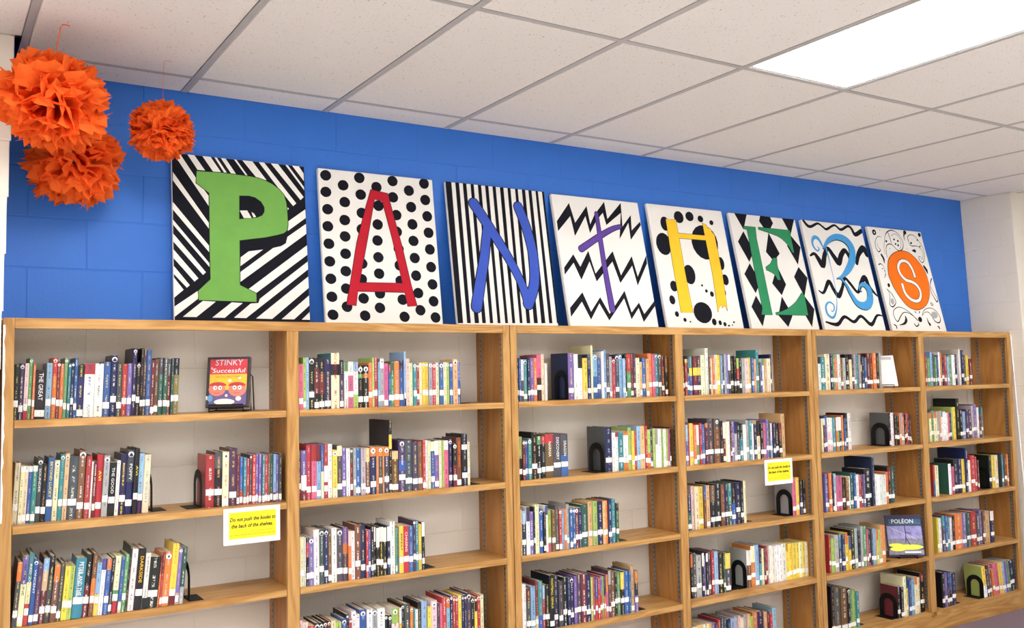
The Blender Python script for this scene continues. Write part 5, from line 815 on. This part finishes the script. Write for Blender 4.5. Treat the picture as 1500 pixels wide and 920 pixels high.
def book_geo(w,h,cs,fl,r,dmax=.17,plain=False):
    """returns list of (name, verts, faces, material, cols, inks, uvs)"""
    SEED[0]+=1; sd=SEED[0]%97
    bands,side=parse(cs); d=min(dmax,h*r.uniform(.62,.72)); t=.0024 if h>.2 and w>.014 else .0012; ins=.003 if t>.002 else .0006
    w-=.0012; bul=min(.004,w*.14) if t>.002 else min(.0012,w*.05)
    cols={k:srgb(*jit(PAL[k],r)) for k in set([b[2] for b in bands]+[side])}
    light=sum(PAL[max(bands,key=lambda q:q[1]-q[0])[2]])>430
    ink=srgb(*random.Random(sd).choice([(40,36,60),(150,30,40),(30,60,130),(60,60,60)] if light else [(240,238,225),(222,205,130),(225,225,232),(214,170,120),(180,190,210)]))
    if 'I' in fl and not light: ink=srgb(240,238,225)
    if 'Y' in fl: ink=srgb(240,214,60)
    if 'J' in fl: ink=srgb(236,130,50)
    if 'R' in fl: ink=srgb(190,40,60)
    if 'C' in fl: ink=srgb(60,110,170)
    if plain: ink=cols[bands[-1][2]]
    y0=bul
    prof=[(0,d),(0,y0)]+[(w*q,y0-bul*(1-(2*q-1)**2)) for q in (.2,.5,.8)]+[(w,y0),(w,d)]
    inner=[(w-t,d),(w-t,y0+t),(t,y0+t),(t,d)]
    V=[];Fc=[];Co=[];In=[];U=[]
    zs=[0]+sorted(b[1] for b in bands)
    loop=prof+inner; n=len(loop)
    for q in zs: V+=[(x,y,q*h) for x,y in loop]
    for bi in range(len(zs)-1):
        zm=(zs[bi]+zs[bi+1])/2; bc=[b[2] for b in bands if b[0]<=zm<=b[1]][0]
        for i in range(n):
            j=(i+1)%n; a=bi*n
            Fc.append((a+i,a+j,a+n+j,a+n+i))
            spn=1<=i<=4
            c=cols[bc] if spn else (cols[side] if i in(0,5) else cols[side])
            Co.append(c); In.append(ink if spn else c)
            if spn:
                us=(0,.2,.5,.8,1); u0,u1=us[i-1],us[i]
                U.append([(u0,sd+zs[bi]*h),(u1,sd+zs[bi]*h),(u1,sd+zs[bi+1]*h),(u0,sd+zs[bi+1]*h)])
            else: U.append([(-1,-1)]*4)
    for base,rev in ((0,1),((len(zs)-1)*n,0)):
        for q in ([0,1,9,10],[1,2,3,8,9] if False else [1,2,3,4,5,8,9],[5,6,7,8]):
            idx=[base+k for k in q]; Fc.append(tuple(idx if rev else idx[::-1])); Co.append(cols[side]); In.append(cols[side]); U.append([(-1,-1)]*len(idx))
    parts=[('book',V,Fc,cover_m,Co,In,U)]
    pg=MB().box(t,y0+t,ins,w-t,d-.003 if t>.002 else d-.0005,h-ins); parts.append(('page_block',pg.v,pg.f,paper_m))
    def wrap(zb,zt,k=.94,off=.0006):      # a strip that follows the rounded spine
        q=MB(); us=[.5-k/2,.5-k/4,.5,.5+k/4,.5+k/2]; v=[]
        for z in (zb,zt): v+=[(w*u,y0-bul*(1-(2*u-1)**2)-off,z) for u in us]+[(w*u,y0-bul*(1-(2*u-1)**2)+.0002,z) for u in us]
        f=[(i,i+1,11+i,10+i) for i in range(4)]+[(0,1,2,3,4,9,8,7,6,5)[::-1],(10,11,12,13,14,19,18,17,16,15),(0,10,15,5),(4,9,19,14)]
        return v,f
    L=[q for q in fl if q.isdigit()]
    if L and w>.006:
        k={'1':.04,'2':.14,'3':.225,'4':.29}[L[0]]*h+r.uniform(-.003,.003); hh=.024
        v,f=wrap(k,k+hh); parts.append(('call_number_label',v,f,label_m))
    if 'q' in fl and w>.008:
        rd=min(.0105,w*.46); zc=h-rd-.006; yy=-.0004; q=MB(); 
        ring=[(w/2+rd*math.cos(a*math.pi/6),yy+ (bul*((2*rd*math.cos(a*math.pi/6)/w)**2)),zc+rd*math.sin(a*math.pi/6)) for a in range(12)]
        q.add(ring+[(x,y+.0006,z) for x,y,z in ring],[tuple(range(12))]+[(i,12+i,12+(i+1)%12,(i+1)%12) for i in range(12)])
        parts.append(('round_sticker',q.v,q.f,disc_m))
        q=MB(); q.add([(w/2+rd*.4*math.cos(a),yy-.0003,zc+rd*.4*math.sin(a)) for a in (.3,1.2,2.4,3.3,4.3,5.4)],[tuple(range(6))])
        parts.append(('sticker_print',q.v,q.f,dot_m))
    return parts,w,d
def finish(me,Co,In,U):
    a=me.color_attributes.new('Col','FLOAT_COLOR','CORNER'); b=me.color_attributes.new('Ink','FLOAT_COLOR','CORNER'); u=me.uv_layers.new(name='UVMap')
    A=[];B=[];UU=[]
    for c,i,uv,p in zip(Co,In,U,me.polygons):
        for k in range(p.loop_total): A+=c; B+=i; UU+=uv[k]
    a.data.foreach_set('color',A); b.data.foreach_set('color',B); u.data.foreach_set('uv',UU)
BAYN={'A':'leftmost bay','B':'second bay','C':'third bay','D':'fourth bay','E':'fifth bay','F':'rightmost bay'}
SHN={1:'top shelf',2:'second shelf',3:'third shelf',4:'fourth shelf',5:'bottom shelf'}
TITLES={('A2', 5): 'SOUNDER', ('A2', 7): 'BEYOND LUCKY', ('A2', 15): 'MURDER AT MIDNIGHT', ('A2', 16): 'AVI', ('A2', 18): 'THE GOOD', ('A2', 21): 'POPPY', ('A2', 22): 'AVI', ('A3', 1): 'GOAL LINE', ('A3', 2): 'RED ZONE', ('A3', 3): 'VINCENT', ('A3', 11): 'PETER AND THE', ('A3', 23): 'DARKSIDE', ('A1', 5): 'THE GREAT', ('B2', 38): 'GHOST HAWK', ('B3', 27): 'REPEAT', ('B3', 28): 'CHASING', ('C4', 8): 'FOOTBALL GENIUS', ('C2', 7): 'NARNIA', ('C2', 8): 'DISCOVERY', ('C2', 9): 'DRAGON', ('F3b', 3): 'NORTH'}
REST={k:[] for k in range(5)}; RC=[];RI=[];RU=[]
RV=[[] for _ in range(5)]; RF=[[] for _ in range(5)]
rest_v=[];rest_f=[];rest_m=[]
MATS=[cover_m,paper_m,label_m,disc_m,dot_m]
seen=set(); rowend={}
NTH='first second third fourth fifth sixth seventh eighth ninth tenth eleventh twelfth thirteenth fourteenth fifteenth sixteenth seventeenth eighteenth nineteenth twentieth twenty-first twenty-second twenty-third twenty-fourth'.split()
def ordinal(i,n):
    a,b=i,n-1-i
    if a==0: return 'leftmost'
    if b==0: return 'rightmost'
    return NTH[a]+' from left' if a<=b else NTH[b]+' from right'
def main_col(cs): return CN[max(parse(cs)[0],key=lambda q:q[1]-q[0])[2]]
for name,s,v,lean,txt in ROWS:
    r=random.Random(name); B=[q.split(',') for q in txt.split()]
    cn=[main_col(q[3]) for q in B]; hs=[int(q[2]) for q in B]; ws=[int(q[1]) for q in B]; mh=sorted(hs)[len(hs)//2]; mw=sorted(ws)[len(ws)//2]
    run=' right-hand run' if name.endswith('b') else (' left-hand run' if any(q[0]==name+'b' for q in ROWS) else '')
    place=(SHN[s]+' of '+BAYN[name[0]]) if not run else (run.strip()+', '+SHN[s]+', '+BAYN[name[0]])
    descs=[]
    for i in range(len(B)):
        a=''
        if hs[i]>mh+18: a='tall '
        elif hs[i]<mh-14: a='short '
        if ws[i]>mw*1.45: a+='thick '
        elif ws[i]<mw*.7: a+='thin '
        descs.append(a+cn[i])
    keys=[(descs[i],cn[i-1] if i else '') for i in range(len(B))]
    for i,(x,w,h,cs,fl) in enumerate(B):
        x,w,h=int(x)/1000,int(w)/1000,int(h)/1000
        y=v/1000+r.uniform(-.002,.005)
        parts,bw,bd=book_geo(w,h,cs,fl,r,dmax=D-.02-v/1000,plain=(name,i) in TITLES)
        ca,sa=math.cos(math.radians(lean)),math.sin(math.radians(lean))
        th=math.radians(lean)
        if lean>0: M_=Matrix.Translation((x+bw,y,SH[s]+.0002))@Matrix.Rotation(th,4,'Y')@Matrix.Translation((-bw,0,0))
        else: M_=Matrix.Translation((x,y,SH[s]+.0002))@Matrix.Rotation(th,4,'Y')
        if fl.endswith('+'):
            _,V,F,m,Co,In,U=parts[0]; me=mesh('book',V,F,m); finish(me,Co,In,U)
            o=obj('book',me); o.matrix_world=M_
            nx=lambda k: cn[k] if 0<=k<len(B) else 'shelf end'
            K1=[(descs[q],nx(q-1)) for q in range(len(B))]; K2=[(descs[q],nx(q-1),nx(q+1)) for q in range(len(B))]; K3=[(descs[q],nx(q-2),nx(q-1),nx(q+1)) for q in range(len(B))]
            if descs.count(descs[i])==1: lab='%s book, the only one on the %s'%(descs[i],place)
            elif i and K1.count(K1[i])==1: lab='%s book right after a %s one, %s'%(descs[i],cn[i-1],place)
            elif 0<i<len(B)-1 and K2.count(K2[i])==1: lab='%s book between %s and %s ones, %s'%(descs[i],cn[i-1],cn[i+1],place)
            else: lab='%s book, %s, %s'%(descs[i],ordinal(i,len(B)),place)
            while lab in seen: lab+=' too'
            seen.add(lab)
            tag(o,lab,'book','books on the '+place)
            for q in parts[1:]: obj(q[0],mesh(q[0],q[1],q[2],q[3]),o)
            tt=TITLES.get((name,i))
            if tt:
                m=yellow_m if ('Y' in fl or 'E' in fl or 'J' in fl) else (PAINT['y'] if tt=='DARKSIDE' else (ink_m if cn[i] in('white','cream','yellow') else white_ink))
                if name in('B2',): m=PAINT['o']
                if name=='B3' and i==25: m=ink_m
                L=min(h*.56,.012*len(tt))
                text_mesh('title',tt,min(bw*.6,.022),m,o,Matrix.Translation((bw/2,-.0006,h*.66))@FACE@Matrix.Rotation(-math.pi/2,4,'Z'),width=L)
                if tt.startswith('PETER'): text_mesh('title','STARCATCHERS',bw*.3,m,o,Matrix.Translation((bw*.3,-.0004,h*.6))@FACE@Matrix.Rotation(-math.pi/2,4,'Z'),width=h*.5)
        else:
            for q in parts:
                b0=len(rest_v); mi=MATS.index(q[3])
                rest_v+=[tuple(M_@Vector(p)) for p in q[1]]; rest_f+=[tuple(k+b0 for k in f) for f in q[2]]; rest_m+=[mi]*len(q[2])
                if mi==0: RC+=q[4]; RI+=q[5]; RU+=q[6]
                else:
                    RC+=[(1,1,1,1)]*len(q[2]); RI+=[(1,1,1,1)]*len(q[2]); RU+=[[(-1,-1)]*len(f) for f in q[2]]
    rowend[name]=(x+w+ (h*0),v/1000)
me=mesh('shelved_books',rest_v,rest_f,MATS,rest_m); finish(me,RC,RI,RU)
tag(obj('shelved_books',me),'the many smaller and farther library books filling the remaining shelf rows','books',kind='stuff')

# bookends that face left, at the start of the right-hand runs
for x,y0,y1,s,lab in [(.699,.052,.18,2,'black bookend holding the paperbacks above the first yellow sign'),(2.474,.063,.181,1,'black bookend against the purple book on the third bay top shelf'),
 (2.667,.038,.143+.02,2,'black arched bookend on the second shelf of the third bay'),(4.040,.053,.175,3,'black bookend with pink book beside the second yellow sign'),
 (3.658,.063,.175,4,'black bookend mid-shelf before white and yellow books'),(4.980,.074,.208,2,'black bookend before the black and red books, fifth bay'),
 (4.937,.042,.171,5,'black bookend on maroon cover, bottom shelf of fifth bay'),(5.845,.029,.150,5,'black bookend in front of the lime green cover, bottom right'),(5.998,.038,.15,3,'black bookend on a black cover, third shelf of rightmost bay')]:
    bookend(x-.003,y0,y1,SH[s],-1,lab)
# and those that close a row at its right end
for name,s,lab,dx in [('A2',2,'black bookend closing the left run, second shelf of leftmost bay',.014),('A3',3,'black bookend right of the green book, third shelf of leftmost bay',.026),('B1',1,'black bookend closing the pale row on the second bay top shelf',.003),
 ('B2',2,'black bookend closing the row on the second shelf of second bay',.003),('B3',3,'black bookend closing the row on third shelf of second bay',.003),('C3',3,'black bookend closing the row on third shelf of third bay',.003),('C4',4,'black bookend closing the row on fourth shelf of third bay',.003),
 ('D3',3,'black bookend after the cream book, third shelf of fourth bay',.003),('D4',4,'black bookend closing the left run, fourth shelf of fourth bay',.002),('E4',4,'black bookend beside the face-out dark book in fifth bay',.003),
 ('E5',5,'black bookend closing the left run, bottom shelf of fifth bay',.003),('F5',5,'black bookend closing the purple books, bottom shelf of rightmost bay',.003)]:
    x,v=rowend[name]; bookend(x+dx,v+.012,v+.135,SH[s],1,lab)

# ---------------------------------------------------------------- face-out books
def displayed(name,loc,yaw,tilt,w,h,t,spine,label,stand=True):
    b=empty('displayed_book',loc,(0,0,yaw)); tag(b,label,'book')
    k=empty('cover',(0,.0,.006),(-tilt,0,0),b)
    return b,k
def slab(mb,x0,z0,x1,z1,y,m=0): mb.box(x0,y-.0006,z0,x1,y+.0002,z1,m)
def disc(mb,x,z,rx,rz,y,m=0,n=14):
    mb.add([(x+rx*math.cos(2*math.pi*i/n),y,z+rz*math.sin(2*math.pi*i/n)) for i in range(n)],[tuple(range(n))],m)
def flatmat(n,c): return mat(n,srgb(*c),.4,.45,noise=(25,.04))
def book_body(parent,w,h,t,cm):
    b=obj('board_cover',MB().box(0,0,0,w,.0025,h).box(0,t-.0025,0,w,t,h).box(0,.0025,0,.003,t-.0025,h).build('tmp',cm).data,parent)
    obj('page_block',MB().box(.003,.0026,.003,w-.003,t-.0026,h-.003).build('tmp',paper_m).data,parent)
    for o in [o for o in bpy.data.objects if o.name.startswith('tmp')]: bpy.data.objects.remove(o)
    return b
dark_cov=flatmat('dark_book_cover',(36,30,40))
# red and yellow storybook on a wire easel, top shelf of the first bay
T1=empty('displayed_book',(.738,.165,SH[1]+.020)); T1.rotation_euler=(math.radians(-10),0,math.radians(-30)); tag(T1,'face-out book with red and yellow cover on a black wire stand','book')
W1,H1=.172,.207
book_body(T1,W1,H1,.022,dark_cov)
q=MB(); y=-.0003
slab(q,.012,.135,W1-.010,H1-.010,y); q.build('red_title_panel',flatmat('cover_red',(206,52,62)),T1)
q=MB(); slab(q,.012,.070,W1-.010,.135,y); q.build('yellow_panel',flatmat('cover_yellow',(242,188,44)),T1)
q=MB(); slab(q,.012,.008,W1-.010,.070,y); q.build('violet_panel',flatmat('cover_violet',(104,86,140)),T1)
q=MB(); disc(q,.044,.073,.034,.028,-.0012); disc(q,.125,.071,.036,.029,-.0012); q.build('face_print',flatmat('cover_skin',(236,128,110)),T1)
q=MB()
for cx,cz in ((.046,.093),(.124,.092)):
    q.add([(cx+.036*math.cos(a),-.0015,cz-.006+.016*math.sin(a)) for a in [math.pi*i/8 for i in range(9)]],[tuple(range(9))])
q.build('hair_print',flatmat('cover_hair',(196,46,50)),T1)
q=MB()
for cx in (.036,.056,.114,.135): disc(q,cx,.079,.008,.009,-.0017,n=10)

cwm=flatmat('cover_white',(240,236,226)); q.build('eyes_print',cwm,T1)['kind']='stuff'
q=MB(); disc(q,.075,.021,.042,.013,-.0012); q.build('author_panel',cwm,T1)
q=MB(); disc(q,.131,.034,.012,.010,-.0014,n=8); q.build('shirt_print',cwm,T1)
q=MB(); disc(q,.082,.047,.006,.006,-.0014,n=8); disc(q,.094,.108,.007,.006,-.0014,n=8); disc(q,.134,.118,.006,.005,-.0014,n=8); q.build('bubble_print',cwm,T1)['kind']='stuff'
q=MB(); disc(q,.017,.036,.011,.014,-.0014,n=10); q.build('blue_print',flatmat('cover_blue',(96,158,206)),T1)
q=MB()
for cx,ph in ((.043,0),(.125,1)):
    q.tube([(cx-.012+.003*i,-.0016,.060-.004*math.sin(math.pi*i/8)) for i in range(9)],.0006,4)
for cx in (.038,.057,.113,.134): disc(q,cx,.079,.003,.003,-.002,n=8)
q.build('line_print',ink_m,T1)
text_mesh('title','STINKY',.034,flatmat('title_blue',(196,208,222)),T1,front(.087,-.0013,.182),.1,width=.112)
text_mesh('title','&',.013,white_ink,T1,front(.020,-.0013,.160))
text_mesh('title','Successful',.026,white_ink,T1,front(.088,-.0013,.149),.1,width=.132)
text_mesh('title','THE RIOT BROTHERS',.010,flatmat('title_ochre',(170,110,20)),T1,front(.084,-.0013,.124),width=.10)
q=MB(); slab(q,-.0001,.03,.006,.046,-.0004); q.build('call_number_label',label_m,T1)
E1=empty('wire_easel',(.738,.165,SH[1]),(0,0,math.radians(-30))); tag(E1,'black wire easel under the face-out red and yellow book','stand')
r=.0026
MB().tube([(.018,-.012,.003),(.018,-.016,.030),(.155,-.016,.030),(.155,-.012,.003),(.155,.05,.003),(.178,.075,.004),(.178,.052,.140),(.172,.05,.150),(.166,.052,.140),(.166,.075,.004),(.02,.075,.004),(.018,.05,.003)],r,6,closed=True).build('wire_frame',black_metal,E1,smooth=True)
MB().tube([(.018,-.012,.0145),(.155,-.012,.0145)],r,6).tube([(.03,.05,.003),(.03,.075,.15)],r,6).build('ledge_wire',black_metal,E1,smooth=True)
# dark storm picture book, fourth shelf of the fifth bay
T2=empty('displayed_book',(4.965,.105,SH[4]+.012)); T2.rotation_euler=(math.radians(-13),0,math.radians(-36)); tag(T2,'face-out dark blue book with a yellow streak, fifth bay','book')
W2,H2=.222,.258
book_body(T2,W2,H2,.016,flatmat('indigo_cover',(34,32,78)))
q=MB(); slab(q,.004,.110,W2-.003,.190,-.0003); q.build('sky_print',mat('cover_sky',srgb(142,138,190),.4,.45,noise=(22,.4)),T2)
q=MB(); slab(q,.020,.198,W2-.004,.232,-.0003); q.build('teal_band',mat('cover_teal',srgb(44,90,122),.4,.45,noise=(18,.5)),T2)
q=MB(); slab(q,.004,.070,W2-.003,.110,-.0003); slab(q,.004,.012,W2-.003,.042,-.0003); q.build('ground_print',mat('cover_ground',srgb(132,128,140),.4,.45,noise=(40,.35)),T2)
q=MB(); disc(q,.130,.058,.090,.017,-.0012); disc(q,.050,.070,.045,.012,-.0011); disc(q,.06,.047,.05,.014,-.0010); q.build('yellow_streak',flatmat('cover_streak',(246,238,80)),T2)
q=MB(); rr=random.Random(5)
for i in range(7): q.tube([(.02+.02*i,-.0008,.185-.01*i),(.045+.02*i,-.0008,.165-.008*i),(.055+.022*i,-.0008,.135-.006*i)],.0016,4)
q.build('pale_strokes',flatmat('cover_strokes',(206,202,226)),T2)
q=MB().tube([(.115,-.001,.19),(.118,-.001,.13),(.112,-.001,.085)],.003,5).tube([(.118,-.001,.15),(.15,-.001,.142)],.0025,5).tube([(.114,-.001,.12),(.14,-.001,.07)],.0025,5); q.build('dark_strokes',flatmat('cover_dark',(60,52,110)),T2)
text_mesh('title','POLÉON',.036,white_ink,T2,front(.105,-.0013,.217),width=.135)
q=MB(); slab(q,.10,.022,.20,.032,-.0008); q.build('author_print',white_ink,T2)
E2=empty('wire_easel',(4.965,.105,SH[4]),(0,0,math.radians(-36))); tag(E2,'low black stand under the face-out dark blue book','stand')
MB().tube([(.06,-.012,.003),(.06,-.014,.024),(.17,-.014,.024),(.17,-.012,.003),(.17,.06,.003),(.17,.078,.11),(.06,.078,.11),(.06,.06,.003)],.003,6,closed=True).build('wire_frame',black_metal,E2,smooth=True)
# white face-out booklet, top shelf of the fifth bay
T3=empty('displayed_book',(4.955,.150,SH[1]+.012)); T3.rotation_euler=(math.radians(-24),0,math.radians(-38)); tag(T3,'plain white book facing out on the top shelf of fifth bay','book')
book_body(T3,.150,.215,.014,card_m)
q=MB(); slab(q,.01,.185,.135,.203,-.0003); q.build('grey_heading',flatmat('cover_grey',(190,188,192)),T3)
E3=empty('wire_easel',(4.955,.150,SH[1]),(0,0,math.radians(-40))); tag(E3,'small black stand under the plain white face-out book','stand')
MB().tube([(.03,-.012,.003),(.03,-.014,.02),(.12,-.014,.02),(.12,-.012,.003),(.12,.05,.003),(.12,.07,.1),(.03,.07,.1),(.03,.05,.003)],.0025,6,closed=True).build('wire_frame',black_metal,E3,smooth=True)
